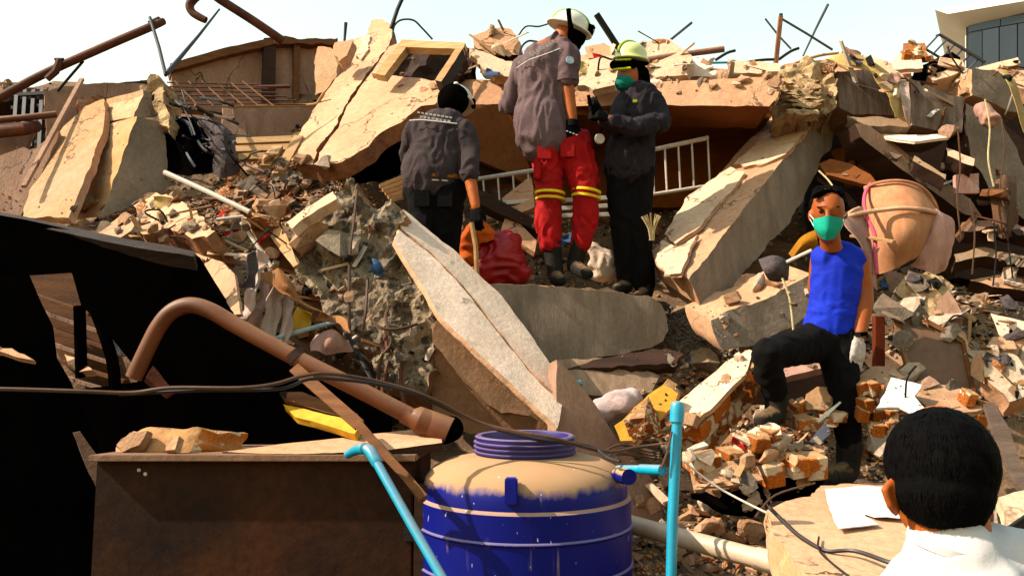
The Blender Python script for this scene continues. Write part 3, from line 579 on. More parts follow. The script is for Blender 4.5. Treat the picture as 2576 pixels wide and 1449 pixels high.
cb = thing('metal_cabinet', 'dark brown sheet metal cabinet with a top edge coloured pale as if sunlit', 'cabinet', P(650, 1449, 4.1)*1)
cb.location.z = 0
zt = P(650, 1158, 3.9).z; xl = P(243, 1158, 3.9).x; xr = P(1040, 1158, 3.9).x
yf = 3.9
me = box_mesh(V3(((xl+xr)/2, yf+.42, zt/2)), xr-xl, .84, zt-.002, bev=.006); obj('body', me, BOXM, cb)
me = box_mesh(V3(((xl+xr)/2, yf+.40, zt+.012)), xr-xl+.03, .9, .026, bev=.004); obj('lid', me, BOXE, cb)
me = box_mesh(V3((xr+.05, yf+.2, zt/2-.05)), .08, .5, zt-.1, bev=.01); obj('side_post', me, WOODD, cb)
for dz in (-.28, -.62):
    obj('hinge', box_mesh(V3((xr-.01, yf-.008, zt+dz)), .05, .02, .10, bev=.003), IRON, cb)
for px, pv in ((350, 1182), (366, 1192)):
    obj('rivet', lathe_mesh([(.008, 0), (.008, .004), (.003, .007)], P(px, pv, yf)+V3((0, .001, 0)), 10, (0, -1, 0)), RAILM, cb)
pk = S('timber_plank', 'long tan timber plank lying across the metal cabinet', 'plank', [(560, 1136), (700, 1118), (900, 1096), (1098, 1074), (1108, 1080), (1112, 1112), (1000, 1128), (880, 1138), (700, 1142)], ((560, 1136, 3.98), (1098, 1076, 4.2), (1112, 1112, 3.98)), .04, TAN, WOODD, jit=.006)

S('sheet_strip', 'grey brown torn sheet strip hanging in the black hollow by the cabinet', 'strip', [(184, 1088), (202, 1086), (248, 1150), (300, 1228), (286, 1312), (262, 1270), (215, 1170)], (240, 1190, 3.98, .3, -.9, .3), .008, mat('grimy_sheet', (.20, .13, .095), (.12, .075, .055), 4.), jit=.004)
S('brown_scrap', 'dark red brown scrap in the hollow under the drainpipe arch', 'board', [(362, 958), (384, 920), (440, 985), (418, 1000)], (400, 960, 4.3, .2, -.9, .3), .02, mat('dark_red_scrap', (.14, .05, .03), None, 4.), jit=.006)
S('debris_board', 'pale debris edge glimpsed left of the torn awning opening', 'board', [(-20, 868), (30, 876), (80, 906), (60, 902), (-20, 884)], (30, 885, 4.1, -.2, -.7, .6), .03, TAN, jit=.01)
S('debris_board', 'tan rubble edge at the foot of the torn awning opening', 'board', [(162, 890), (190, 900), (232, 930), (200, 935), (170, 915)], (195, 912, 4.5, -.3, -.6, .7), .04, TAN, jit=.01)
cbk = thing('masonry_fragment', 'broken plastered brick lump lying on the metal cabinet', 'wall fragment', P(400, 1140, 4.1))
S('block', None, None, [(288, 1136), (300, 1100), (330, 1080), (420, 1082), (505, 1074), (478, 1140), (380, 1142)], (400, 1110, 4.08, -.12, -.9, .4), .2, TAN2, BRICK, parent=cbk, ex=(.16, .16, -.03), jit=.02, rough=.03, step=.035)
for q in ([(296, 1120), (330, 1090), (372, 1084), (350, 1120), (310, 1138)], [(420, 1100), (450, 1095), (440, 1130), (415, 1132)]):
    S('plaster_flake', None, None, q, (350, 1110, 4.02, -.3, -.8, .5), .04, RUB_T, parent=cbk, jit=.012, rough=.01)
# ------------------------------------------------------------------ right foreground masonry
def masonry(label, top_pts, top_pl, ex, mtop, rows, seed):
    """plaster faced wall piece whose bricks show along its broken edge"""
    random.seed(seed)
    r = thing('masonry_fragment', label, 'wall fragment', P(*top_pl[:3]) if len(top_pl) == 6 else P(*top_pl[0]))
    S('plaster', None, None, top_pts, top_pl, .025, mtop, RUB_T, parent=r, jit=.012, rough=.006)
    for (a, b, w, h, n) in rows:
        n = max(2, int(n*.7+.5)); w, h = w*1.25, h*1.15
        A, Bb = P(*a), P(*b)
        for i in range(n):
            if random.random() < .12: continue
            of = V3((random.uniform(-.012, .012), random.uniform(-.03, .04), random.uniform(-.014, .014)))
            p = A.lerp(Bb, (i+random.uniform(.02, .12))/n)+of; q = A.lerp(Bb, (i+random.uniform(.86, .99))/n)+of+V3((0, random.uniform(-.02, .02), random.uniform(-.012, .012)))
            obj('brick', bar_mesh(p, q, w*random.uniform(.8, 1.1), h*random.uniform(.85, 1.05), (random.uniform(-.15, .15), -.3, 1), jit=.005), BRICK, r)
    return r
masonry('wall fragment with white plaster face and orange brick edge by the cyan pipe', [(1700, 1020), (1760, 965), (1830, 905), (1884, 878), (1898, 884), (1880, 930), (1830, 985), (1770, 1040), (1722, 1078)], (1790, 980, 4.7, -.42, -.5, .76), None, CREAM,
        [((1725, 1098, 4.62), (1905, 905, 5.0), .11, .085, 6), ((1735, 1128, 4.68), (1905, 945, 5.05), .11, .08, 6), ((1730, 1150, 4.8), (1880, 990, 5.1), .12, .07, 5)], 3)
masonry('tan speckled wall fragment with brick showing, between tank and cyan pipe', [(1545, 1070), (1600, 1020), (1650, 980), (1668, 968), (1706, 990), (1702, 1020), (1650, 1060), (1590, 1108), (1560, 1108)], (1620, 1040, 4.65, -.3, -.75, .55), None, mat('speckled_render', (.56, .35, .14), (.50, .27, .09), 4., spots=((.42, .12, .03), 5, .62)),
        [((1570, 1112, 4.75), (1700, 1010, 4.85), .1, .08, 4), ((1660, 968, 4.9), (1712, 1000, 4.9), .1, .07, 2)], 4)
masonry('short plastered brick piece with striped end below the raised boot', [(1870, 1088), (1930, 1062), (1962, 1072), (1966, 1092), (1900, 1104), (1868, 1104)], (1915, 1085, 4.5, -.3, -.55, .75), None, CREAM,
        [((1872, 1112, 4.45), (1958, 1104, 4.5), .09, .07, 4), ((1872, 1136, 4.45), (1935, 1132, 4.5), .09, .07, 3)], 5)
masonry('long row of plastered bricks lying beneath the striped brick piece', [(1735, 1180), (1800, 1172), (1870, 1152), (1900, 1168), (1920, 1205), (1880, 1215), (1745, 1232)], (1820, 1195, 4.35, -.25, -.85, .45), None, RUB_T,
        [((1722, 1170, 4.4), (1900, 1150, 4.5), .1, .07, 5), ((1915, 1190, 4.42), (2075, 1165, 4.5), .1, .1, 4), ((1920, 1165, 4.5), (2070, 1140, 4.6), .1, .06, 4)], 6)
masonry('yellow capped wall corner with orange brick behind the raised boot', [(2030, 990), (2056, 972), (2085, 974), (2096, 1000), (2092, 1030), (2030, 1030)], (2060, 1005, 4.85, -.2, -.9, .3), None, TAN2,
        [((2028, 1042, 4.8), (2110, 1042, 4.85), .1, .05, 3), ((2000, 1060, 4.75), (2110, 1062, 4.8), .1, .05, 4), ((1990, 1030, 4.9), (2030, 1020, 4.9), .1, .05, 2)], 8)
masonry('crumbling brick stack with tan top beside the white tile', [(2150, 952), (2200, 922), (2250, 924), (2280, 950), (2215, 962), (2170, 985)], (2210, 950, 4.9, -.2, -.5, .85), None, TAN,
        [((2150, 985, 4.8), (2225, 965, 4.85), .1, .06, 4), ((2155, 1010, 4.75), (2225, 1000, 4.8), .1, .06, 4), ((2160, 1040, 4.75), (2240, 1036, 4.8), .1, .06, 4), ((2160, 1070, 4.7), (2250, 1066, 4.75), .1, .06, 4)], 9)
masonry('flat brick slab with mortar top behind the dark haired man\'s head', [(2290, 985), (2330, 960), (2400, 970), (2452, 990), (2470, 1030), (2400, 1040), (2330, 1022)], (2380, 1000, 4.7, -.1, -.4, .9), None, RUB_T,
        [((2330, 1035, 4.62), (2470, 1050, 4.62), .1, .06, 6), ((2420, 1000, 4.6), (2475, 1015, 4.6), .08, .06, 3)], 10)
masonry('orange brick stub on the skyline near the ladder rail', [(2272, 110), (2326, 108), (2336, 140), (2270, 142)], (2300, 125, 7.2, -.3, -.85, .45), None, BRICK,
        [((2255, 148, 7.1), (2340, 146, 7.1), .12, .05, 5), ((2268, 135, 7.12), (2330, 133, 7.12), .12, .045, 4)], 11)
random.seed(21)
S('floor_slab', 'broad tan floor slab with papers and cable on it, beside the white tee', 'slab', [(1935, 1290), (1990, 1258), (2040, 1248), (2065, 1222), (2130, 1215), (2250, 1225), (2300, 1260), (2330, 1330), (2330, 1440), (2280, 1470), (2060, 1470), (2010, 1430), (1940, 1330)], ((1960, 1300, 3.75), (2260, 1240, 4.15), (2200, 1460, 3.1)), .12, TAN, TAN2, jit=.02, rough=.006, ex=(0, .03, -.16))
SLPL = ((1960, 1300, 3.70), (2260, 1240, 4.08), (2200, 1460, 3.05))
S('paper_sheet', 'curling white paper sheet lying on the tan floor slab', 'paper', [(2075, 1230), (2160, 1222), (2230, 1228), (2262, 1250), (2300, 1290), (2262, 1304), (2200, 1300), (2180, 1292), (2120, 1300), (2085, 1270)], SLPL, .003, PAPER, jit=.004, rough=.008)
S('paper_sheet', 'folded white paper under the curling sheet on the slab', 'paper', [(2085, 1275), (2150, 1280), (2210, 1318), (2110, 1330)], ((1960, 1300, 3.69), (2260, 1240, 4.07), (2200, 1460, 3.04)), .004, PAPER, jit=.004, rough=.004)
S('white_tile', 'white torn panel lying below the crumbling brick stack', 'panel', [(2242, 948), (2275, 956), (2318, 968), (2300, 996), (2330, 1030), (2300, 1044), (2262, 1024), (2206, 1026), (2226, 990)], (2265, 1000, 4.6, -.15, -.55, .82), .012, PAPER, jit=.006)
S('void_shade_slab', 'black slab standing in for the shade of the void below the long brick row', 'board', [(1740, 1240), (1960, 1200), (2080, 1190), (2040, 1240), (1930, 1260), (1900, 1290), (1820, 1280)], (1880, 1240, 4.5, 0, -.8, .6), .05, BLACKM, jit=.02)  # black colour stands for a shaded void between the rubble
S('grey_tile', 'grey slate tile leaning against the masked man\'s boot', 'tile', [(2035, 1110), (2070, 1068), (2085, 1062), (2090, 1090), (2060, 1115)], (2060, 1090, 4.6, -.1, -.8, .6), .01, STEELB, jit=.003)
S('plank', 'grey plank sloping down past the dark haired man\'s head', 'plank', [(2478, 1016), (2500, 1010), (2540, 1080), (2590, 1220), (2590, 1250), (2560, 1220), (2500, 1090)], (2540, 1130, 3.9, -.1, -.85, .5), .03, mat('grey_timber', (.22, .17, .14), (.15, .115, .095), 3., streak=(1, 1, 8)), jit=.004)
pa = thing('glass_panel', 'dusty brown glass door leaning against the heap, timber framed', 'panel', P(2340, 985, 5.1))
NG = (2340, 870, 5.05, -.1, -.93, .35)
S('pane', None, None, [(2250, 772), (2330, 806), (2420, 858), (2448, 985), (2360, 968), (2298, 948)], NG, .01, GLASSB, parent=pa, jit=0, rough=.001)
S('frame', None, None, [(2234, 754), (2248, 762), (2300, 948), (2288, 944)], (2340, 870, 5.03, -.1, -.93, .35), .04, mat('pale_brown_frame', (.34, .22, .14), (.26, .16, .10), 3.), parent=pa, jit=.002)
S('frame', None, None, [(2240, 758), (2330, 800), (2424, 852), (2420, 862), (2330, 812), (2246, 770)], (2340, 870, 5.03, -.1, -.93, .35), .04, WOOD, parent=pa, jit=.002)
S('frame', None, None, [(2418, 852), (2428, 856), (2456, 990), (2444, 990)], (2340, 870, 5.03, -.1, -.93, .35), .04, WOOD, parent=pa, jit=.002)
B('door_post', 'reddish brown upright post beside the masked man\'s glove', 'post', (2210, 922, 5.15), (2210, 796, 5.15), .055, .05, mat('red_timber', (.20, .055, .025), (.14, .04, .02), 3., streak=(6, 6, 1)), upv=(0, 1, 0))
S('stone_stump', 'layered pale stump of rubble behind the glass door', 'concrete', [(2252, 730), (2280, 690), (2330, 682), (2375, 700), (2392, 730), (2380, 810), (2340, 830), (2290, 790)], (2320, 755, 5.6, -.2, -.9, .3), .3, INSUL, GREY, jit=.03, rough=.04, step=.035, smooth=0)
S('white_sheet_fragment', 'pale bluish sheet leaning at the right edge', 'sheet', [(2492, 788), (2600, 812), (2600, 960), (2540, 905)], (2540, 850, 4.9, -.3, -.9, .3), .01, WHITE, jit=.004)
S('concrete_block', 'pale rough block leaning in front of the bluish sheet', 'concrete', [(2470, 890), (2520, 860), (2560, 900), (2590, 990), (2540, 1010), (2490, 960)], (2520, 930, 4.8, -.2, -.8, .5), .15, RUB_W, TAN, jit=.03, rough=.02)
S('crumpled_sheet', 'pale pole-like strip standing behind the dark haired man\'s neck', 'strip', [(2496, 1170), (2502, 1170), (2514, 1345), (2478, 1345), (2482, 1300)], (2495, 1260, 2.6, .1, -.97, .2), .02, WHITE, jit=.003)
S('tan_slab', 'tan slab corner behind the white tee\'s right shoulder', 'slab', [(2512, 1250), (2600, 1230), (2600, 1330), (2540, 1330)], (2560, 1290, 3.4, -.1, -.6, .8), .06, CREAM, jit=.01)
for k in range(4): B('grille_bar', 'black grille bar behind the white tee\'s right shoulder', 'bar', (2520+k*12, 1345+k*4, 3.0), (2600, 1290+k*14, 3.05), .015, .02, IRON, group='black grille bars')

# ------------------------------------------------------------------ pipes, rods and wires
p1 = thing('steel_pipe', 'thick rusty pipe slanting up into the sky over the window grille', 'pipe', P(0, 250, 7.3))
T('tube', None, None, [(-40, 268, 7.2), (100, 192, 7.25), (250, 124, 7.3), (380, 68, 7.35), (412, 54, 7.4)], [.036, .036, .036, .036, .03], RUST, sm=5, parent=p1, seg=12)
T('branch', None, None, [(118, 200, 7.2), (140, 180, 7.2), (150, 152, 7.2)], [.03, .034, .03], RUST, parent=p1)
T('cap', None, None, [(138, 150, 7.2), (160, 150, 7.2)], .014, IRON, parent=p1)
T('cut_end', None, None, [(376, 62, 7.36), (400, 48, 7.38), (416, 58, 7.4)], [.03, .022, .006], IRON, parent=p1)
T('iron_bar', 'dark iron bar propping the free end of the rusty pipe', 'bar', [(377, 45, 7.33), (400, 120, 7.0), (417, 190, 6.6)], .014, IRON)
T('rod', 'slim steel rod rising from the square column head', 'rod', [(552, 24, 6.9), (500, 90, 6.75), (420, 185, 6.5)], [.008, .012, .02], STEELB)
T('rod', 'thin dark rod under the slanting rusty pipe', 'rod', [(209, 155, 7.3), (146, 228, 7.5)], .012, IRON)
B('plank', 'long mauve plank leaning across the ochre panel\'s left edge', 'plank', (206, 200, 6.9), (60, 470, 6.0), .035, .025, MAUVE, upv=(0, 1, 0))
T('pipe', 'pinkish pipe lying level below the window grille', 'pipe', [(-30, 304, 6.8), (60, 297, 6.8), (142, 288, 6.9)], .026, PIPEB, seg=12)
T('pipe', 'thick dark pipe under the pinkish level pipe', 'pipe', [(-30, 335, 6.75), (60, 325, 6.75), (90, 318, 6.9)], .05, RUST, seg=12)
T('sewer_pipe', 'bent brown pipe hooking down over the mauve wall', 'pipe', [(712, 104, 8.0), (640, 55, 7.9), (560, 4, 7.8), (520, -22, 7.75), (495, -8, 7.7), (478, 12, 7.7), (482, 30, 7.7), (498, 42, 7.7), (518, 52, 7.7)], [.04]*6+[.034, .034, .03], RUST, sm=7, seg=14, hollow=True)
gr = thing('window_grille', 'bent dark window grille with sky behind it, left of the low mauve wall', 'grille', P(80, 360, 7.3))
for k in range(5): B('bar', None, None, (44+k*21, 228, 7.7), (34+k*22, 372, 7.4), .035, .03, IRON, upv=(0, 1, 0), parent=gr)
for k in range(5): B('bar', None, None, (30, 240+k*32, 7.68), (138, 236+k*30+random.uniform(-6, 6), 7.6), .03, .03, IRON, parent=gr)
rg = thing('rebar_grid', 'rusty rebar grid lying before the mauve wall', 'rebar', P(530, 270, 7.3))
for k in range(6): T('bar', None, None, [(420+k*6, 208+k*11, 7.5-.06*k), (560+k*16, 212+k*10, 7.55-.06*k), (650+k*24, 214+k*10, 7.6-.06*k)], .006, RUST, parent=rg, seg=6)
for k in range(6): T('bar', None, None, [(440+k*34, 205, 7.48), (500+k*38, 268, 7.2)], .006, WOOD, parent=rg, seg=6)
T('pipe', 'thin tan pipe with a bend crossing the mauve wall\'s foot', 'pipe', [(560, 268, 7.5), (700, 266, 7.5), (788, 264, 7.45), (805, 250, 7.42), (815, 235, 7.4)], .014, WOODY, sm=4)
T('iron_bar', 'short rusty bar crossing the mauve wall\'s batten', 'bar', [(640, 220, 7.9), (730, 218, 7.9)], .018, RUST)
T('pole', 'thick black pole at the peak of the tilted wall', 'pole', [(984, 72, 7.5), (1000, 24, 7.5), (1022, -25, 7.5)], .018, IRON)
T('cable', 'dark cable arching off the peak of the tilted wall', 'cable', [(988, 92, 7.5), (992, 66, 7.5), (1010, 51, 7.5), (1040, 52, 7.5), (1062, 72, 7.55), (1088, 100, 7.6)], .009, STEELB, sm=6)
T('cable', 'dark cable loop beside the red trousered rescuer\'s shoulder', 'cable', [(1305, 148, 7.4), (1312, 120, 7.4), (1330, 104, 7.4), (1360, 108, 7.4)], .009, IRON, sm=6)
T('rod', 'short black peg on the skyline left of the tilted wall', 'rod', [(866, 112, 7.7), (870, 58, 7.7)], [.010, .016], IRON)
B('iron_bar', 'thick black angle bar rising between the two helmets', 'bar', (1500, 36, 7.2), (1560, 128, 7.3), .045, .04, IRON, upv=(0, 1, 0))
T('rod', 'thin steel rod slanting off the skyline right of the white helmet', 'rod', [(1740, 58, 7.4), (1656, 126, 7.3)], .011, STEELB)
T('pipe', 'short mauve pipe jutting from the skyline', 'pipe', [(1600, 156, 7.15), (1700, 140, 7.1), (1822, 124, 7.05)], .026, mat('mauve_pipe', (.36, .22, .19), (.28, .17, .14), 3., rough=.6, dust=.7), seg=12, hollow=True)
T('pipe', 'thin blue pipe lying behind the mast', 'pipe', [(1745, 160, 7.3), (1830, 158, 7.3)], .010, CYAN)
ms = thing('mast', 'rusty upright mast with stay wire on the skyline', 'mast', P(1950, 170, 7.3))
B('post', None, None, (1950, 176, 7.3), (1964, 42, 7.3), .034, .034, mat('pale_rust', (.36, .20, .14), (.26, .14, .10), 4.), upv=(0, 1, 0), parent=ms)
T('knob', None, None, [(1963, 46, 7.3), (1965, 36, 7.3)], .016, IRON, parent=ms)
T('stay_wire', None, None, [(1966, 48, 7.3), (2030, 86, 7.2), (2094, 126, 7.1)], .010, IRON, parent=ms)
T('rod', 'thin blue rod crossing behind the mast', 'rod', [(1925, 48, 7.7), (1958, 90, 7.7), (1990, 124, 7.7)], .009, STEELB)
T('rod', 'slim tall rod right of the mast', 'rod', [(2083, 12, 7.5), (2052, 74, 7.5), (2020, 142, 7.5)], [.012, .010, .007], STEELB)
for k, (a, b, l) in enumerate((((1960, 150), (2010, 122), 'twisted wire rod at the foot of the mast'), ((1840, 168), (1960, 150), 'bent wire rod left of the mast'), ((1800, 152), (1850, 128), 'knotted black rod by the short mauve pipe'), ((2000, 160), (2110, 134), 'timber batten at the top of the yellow drape'))):
    T('rod', l, 'rod', [(*a, 7.3), ((a[0]+b[0])/2+4, (a[1]+b[1])/2-6, 7.3), (*b, 7.3)], .012, IRON if k < 3 else WOODY, sm=3)
lr = thing('ladder_rail', 'bent metal ladder rail before the white house', 'railing', P(2420, 170, 7.7))
T('rail', None, None, [(2356, 92, 7.9), (2364, 88, 7.9), (2420, 122, 7.8), (2478, 158, 7.7)], .014, IRON, parent=lr)
T('rail', None, None, [(2324, 122, 7.9), (2372, 150, 7.85), (2440, 196, 7.75)], .012, IRON, parent=lr)
for k in range(6): T('rung', None, None, [(2360+k*20, 90+k*12, 7.88-.02*k), (2328+k*20, 124+k*12, 7.88-.02*k)], .009, STEELB, parent=lr, seg=6)

# white tube and sticks on the left heap
T('tube', 'long pale tube lying on the brick heap by the square column', 'tube', [(414, 434, 5.95), (520, 482, 5.85), (628, 534, 5.75)], .017, RAILM)
T('tube', 'short white tube stub at the end of the pale tube', 'tube', [(545, 553, 5.7), (618, 544, 5.72)], .012, RAILM)
S('board', 'tan hardboard sheet with pale edge, leaning by the broken column', 'board', [(618, 545), (680, 520), (700, 545), (755, 680), (752, 690), (684, 668)], (690, 610, 5.35, .45, -.85, .25), .03, WOOD, TAN, jit=.004)
S('board', 'second brown hardboard sheet behind the pale edged one', 'board', [(640, 528), (668, 522), (720, 590), (750, 665), (738, 672), (690, 610)], (690, 600, 5.3, -.35, -.75, .55), .015, TAN2, jit=.003)
T('edge_strip', 'white edging strip on the leaning hardboard sheet', 'strip', [(607, 560, 5.3), (684, 672, 5.2)], .011, RAILM)
T('tube', 'thin whitish blue tube above the long brown drainpipe', 'tube', [(694, 851, 4.85), (780, 826, 4.9), (857, 806, 4.95)], .012, mat('bluish_white_tube', (.55, .64, .66), (.45, .54, .58), 3., rough=.4, bump=0.))
T('iron_bar', 'dark iron bar sloping off the broken column', 'bar', [(852, 800, 4.95), (890, 870, 4.85), (935, 955, 4.75)], .012, IRON)

# brown drainpipe
dp = thing('drainpipe', 'long brown drainpipe arching down to a flared socket by the tank', 'pipe', P(1100, 1075, 4.2))
T('tube', None, None, [(336, 950, 4.24), (368, 882, 4.23), (400, 820, 4.22), (435, 782, 4.21), (480, 768, 4.20), (530, 782, 4.19), (600, 822, 4.18), (740, 898, 4.15), (880, 968, 4.12), (1000, 1030, 4.1), (1030, 1046, 4.1)], .038, PIPEB, sm=6, parent=dp, seg=18)
T('joint_ring', None, None, [(736, 890, 4.152), (750, 905, 4.148)], .043, WOODD, parent=dp, seg=18)
T('socket', None, None, [(1015, 1040, 4.1), (1035, 1050, 4.1), (1048, 1052, 4.1), (1105, 1078, 4.09), (1128, 1088, 4.09)], [.042, .042, .056, .066, .070], PIPEB, parent=dp, seg=22, hollow=True)
T('pipe', 'black pipe mouth beside the long timber plank\'s end', 'pipe', [(1135, 1078, 4.3), (1110, 1085, 4.1)], .06, BLACKM, seg=16, hollow=True)
B('strip', 'thin brown timber strip slanting over the cabinet to the tank', 'strip', (740, 925, 4.0), (905, 1070, 3.75), .05, .014, WOOD, upv=(0, -1, .4))
B('strip', 'lower half of the brown timber strip, split at the tank', 'strip', (895, 1060, 3.76), (1066, 1252, 3.52), .034, .014, WOOD, upv=(0, -1, .4), seg=4, jit=.004)
S('yellow_board', 'bright yellow board inside the black hollow under the drainpipe', 'board', [(712, 1016), (884, 1056), (904, 1068), (892, 1090), (742, 1048)], (810, 1055, 4.16, -.2, -.6, .75), .04, YELLOW, YELLOW, jit=.003)
S('panel_strip', 'dark brown strip above the bright yellow board', 'strip', [(705, 985), (760, 985), (900, 1040), (905, 1060), (760, 1020), (710, 1000)], (800, 1015, 4.25, -.1, -.8, .55), .04, WOOD, jit=.004)
for k, (pts, r, m, l) in enumerate([([(-900, 940, 3.1), (-400, 972, 3.2), (-20, 978, 3.3), (200, 984, 3.35), (330, 988, 3.4), (430, 976, 3.4), (600, 976, 3.4), (690, 966, 3.45), (760, 946, 3.5), (830, 940, 3.55), (960, 962, 3.65), (1080, 1000, 3.7), (1220, 1068, 3.75), (1390, 1102, 3.72), (1520, 1135, 3.8), (1600, 1125, 3.9), (1660, 1118, 3.9)], .008, CABLEB, 'long brown cable sagging across the black awning to the tank'),
                                    ([(300, 992, 3.42), (500, 982, 3.42), (700, 978, 3.46), (800, 952, 3.52), (1000, 978, 3.66), (1200, 1062, 3.76), (1330, 1102, 3.76), (1480, 1122, 3.8), (1530, 1150, 3.72), (1560, 1160, 3.66)], .007, CABLE, 'black cable twisted along the brown one over the tank rim')]):
    T('cable', l, 'cable', pts, r, m, sm=6, seg=6)
T('cable', 'black cable snaking over the tan floor slab', 'cable', [(1935, 1275, 3.72), (1990, 1330, 3.55), (2030, 1360, 3.45), (2080, 1385, 3.35), (2150, 1385, 3.3), (2240, 1415, 3.15), (2300, 1430, 3.1)], .008, CABLE, sm=6, seg=6)
T('cable', 'thin black wire crossing the cable on the floor slab', 'cable', [(2060, 1350, 3.48), (2065, 1390, 3.3), (2150, 1460, 3.05)], .004, CABLE, sm=5, seg=6)
T('wire', 'thin bright wire over the black void slab', 'wire', [(1720, 1160, 4.2), (1790, 1215, 4.2), (1850, 1250, 4.15), (1930, 1290, 3.9)], .005, RAILM, sm=5, seg=6)
T('wire', 'bent wire running to the masked man\'s boot', 'wire', [(1900, 1300, 4.0), (1950, 1245, 4.1), (2050, 1215, 4.2)], .005, CABLEB, sm=5, seg=6)
for k in range(3): T('wire', 'loose brown wire curling above the tank shoulder', 'wire', [(1510+k*20, 1140+k*8, 3.85), (1560, 1118+k*12, 3.9), (1610+k*10, 1128+k*10, 3.95), (1660, 1140+k*6, 3.9)], .006, CABLEB, sm=5, seg=6, group='loose wires at the tank')
T('pipe', 'large pale drainpipe running past the tank along the bottom rubble', 'pipe', [(1500, 1290, 4.45), (1600, 1322, 4.3), (1800, 1376, 4.0), (2000, 1430, 3.7), (2120, 1465, 3.5)], .042, PIPEW, seg=20)
T('coupling', 'joint collar of the large pale drainpipe', 'pipe', [(1905, 1404, 3.845), (1985, 1426, 3.725)], .047, PIPEW, seg=20)

# cyan water pipes
cp = thing('cyan_pipe', 'upright cyan water pipe with a capped top, right of the tank', 'pipe', P(1680, 1449, 3.6))
T('tube', None, None, [(1684, 1640, 3.55), (1692, 1300, 3.58), (1704, 1050, 3.6)], .021, CYAN, parent=cp, seg=16)
T('cap', None, None, [(1702, 1062, 3.598), (1703, 1040, 3.6), (1704, 1020, 3.6), (1704, 1012, 3.6), (1704, 1008, 3.6)], [.0275, .0275, .0265, .021, .008], CYAN, parent=cp, seg=16)
T('tie_wire', None, None, [(1690, 1085, 3.575), (1678, 1140, 3.57), (1663, 1180, 3.57)], .005, CABLEB, parent=cp, seg=6)
cs = thing('cyan_pipe', 'short cyan pipe stub sticking out of the tank shoulder', 'pipe', P(1600, 1190, 3.75))
T('tube', None, None, [(1555, 1180, 3.85), (1600, 1180, 3.75), (1664, 1182, 3.6)], .017, CYAN, parent=cs, seg=14)
T('socket', None, None, [(1612, 1180, 3.72), (1666, 1182, 3.6)], .0205, CYAN, parent=cs, seg=14, hollow=True)
ce = thing('cyan_pipe', 'slanting cyan pipe with elbow in front of the cabinet', 'pipe', P(1110, 1449, 3.2))
T('tube', None, None, [(940, 1150, 3.5), (1030, 1310, 3.35), (1140, 1500, 3.2)], .0175, CYAN, parent=ce, seg=14)
T('elbow', None, None, [(872, 1144, 3.62), (890, 1134, 3.6), (912, 1128, 3.55), (930, 1134, 3.52), (944, 1156, 3.495), (950, 1166, 3.49)], [.016, .019, .0225, .0235, .0225, .0225], CYAN, sm=4, parent=ce, seg=14)
T('fitting', 'small cyan pipe fitting lying under the massive beam', 'fitting', [(1432, 962, 5.1), (1445, 968, 5.08), (1460, 964, 5.1)], [.02, .026, .02], CYAN)

# ------------------------------------------------------------------ blue water tank
def tank_material():
    m = bpy.data.materials.new('blue_tank_plastic'); m.use_nodes = True; t = m.node_tree; N = t.nodes; L = t.links; b = N['Principled BSDF']
    tc = N.new('ShaderNodeTexCoord'); ge = N.new('ShaderNodeNewGeometry'); sx = N.new('ShaderNodeSeparateXYZ'); L.new(ge.outputs['Normal'], sx.inputs[0])
    def noi(sc, scl=(1, 1, 1), det=6):
        mp = N.new('ShaderNodeMapping'); mp.inputs['Scale'].default_value = scl; L.new(tc.outputs['Object'], mp.inputs[0])
        n = N.new('ShaderNodeTexNoise'); n.inputs['Scale'].default_value = sc; n.inputs['Detail'].default_value = det; L.new(mp.outputs[0], n.inputs['Vector']); return n.outputs[0]
    def mrange(x, a, bb, c=0, d=1):
        r = N.new('ShaderNodeMapRange'); r.inputs[1].default_value = a; r.inputs[2].default_value = bb; r.inputs[3].default_value = c; r.inputs[4].default_value = d; L.new(x, r.inputs[0]); return r.outputs[0]
    def math_(op, a, bb, c=None):
        x = N.new('ShaderNodeMath'); x.operation = op
        for i, q in enumerate((a, bb, c)):
            if q is None: continue
            if isinstance(q, (int, float)): x.inputs[i].default_value = q
            else: L.new(q, x.inputs[i])
        return x.outputs[0]
    def mix(f, a, bb):
        x = N.new('ShaderNodeMix'); x.data_type = 'RGBA'
        for s, q in ((x.inputs[0], f), (x.inputs[6], a), (x.inputs[7], bb)):
            if isinstance(q, tuple): s.default_value = (*q, 1)
            elif isinstance(q, (int, float)): s.default_value = q
            else: L.new(q, s)
        return x.outputs[2]
    blue = mix(noi(3), (.0012, .0035, .095), (.002, .005, .13))
    d = math_('MULTIPLY_ADD', noi(7, (1, 1, .6), 8), .55, sx.outputs[2])
    ps = N.new('ShaderNodeSeparateXYZ'); L.new(tc.outputs['Object'], ps.inputs[0])
    patch = math_('MULTIPLY_ADD', noi(22, (1, 1, .5), 8), .5, d)
    dust = math_('MULTIPLY', mrange(patch, .72, 1.0), mrange(ps.outputs[2], TANK_SHOULDER-.03, TANK_SHOULDER+.02))
    ribd = mrange(sx.outputs[2], .25, .8, 0, .45)
    drip = math_('MULTIPLY', mrange(noi(26, (1, 1, .05), 3), .60, .68), mrange(noi(6, (1, 1, 1)), .5, .62))
    drip = math_('MULTIPLY', drip, mrange(ps.outputs[2], .75, 1.28, .05, .6))
    col = mix(drip, blue, (.28, .20, .17)); col = mix(mrange(d, .60, .85, 0, .3), col, (.16, .13, .19)); col = mix(ribd, col, (.22, .18, .26)); col = mix(dust, col, mix(noi(5), (.36, .215, .115), (.27, .15, .07)))
    sp = mrange(noi(60, (1, 1, .4), 2), .735, .76); col = mix(math_('MULTIPLY', sp, .7), col, (.55, .5, .6))
    L.new(col, b.inputs['Base Color']); L.new(mrange(dust, 0, 1, .42, .95), b.inputs['Roughness']); b.inputs['Specular IOR Level'].default_value = .14
    return m
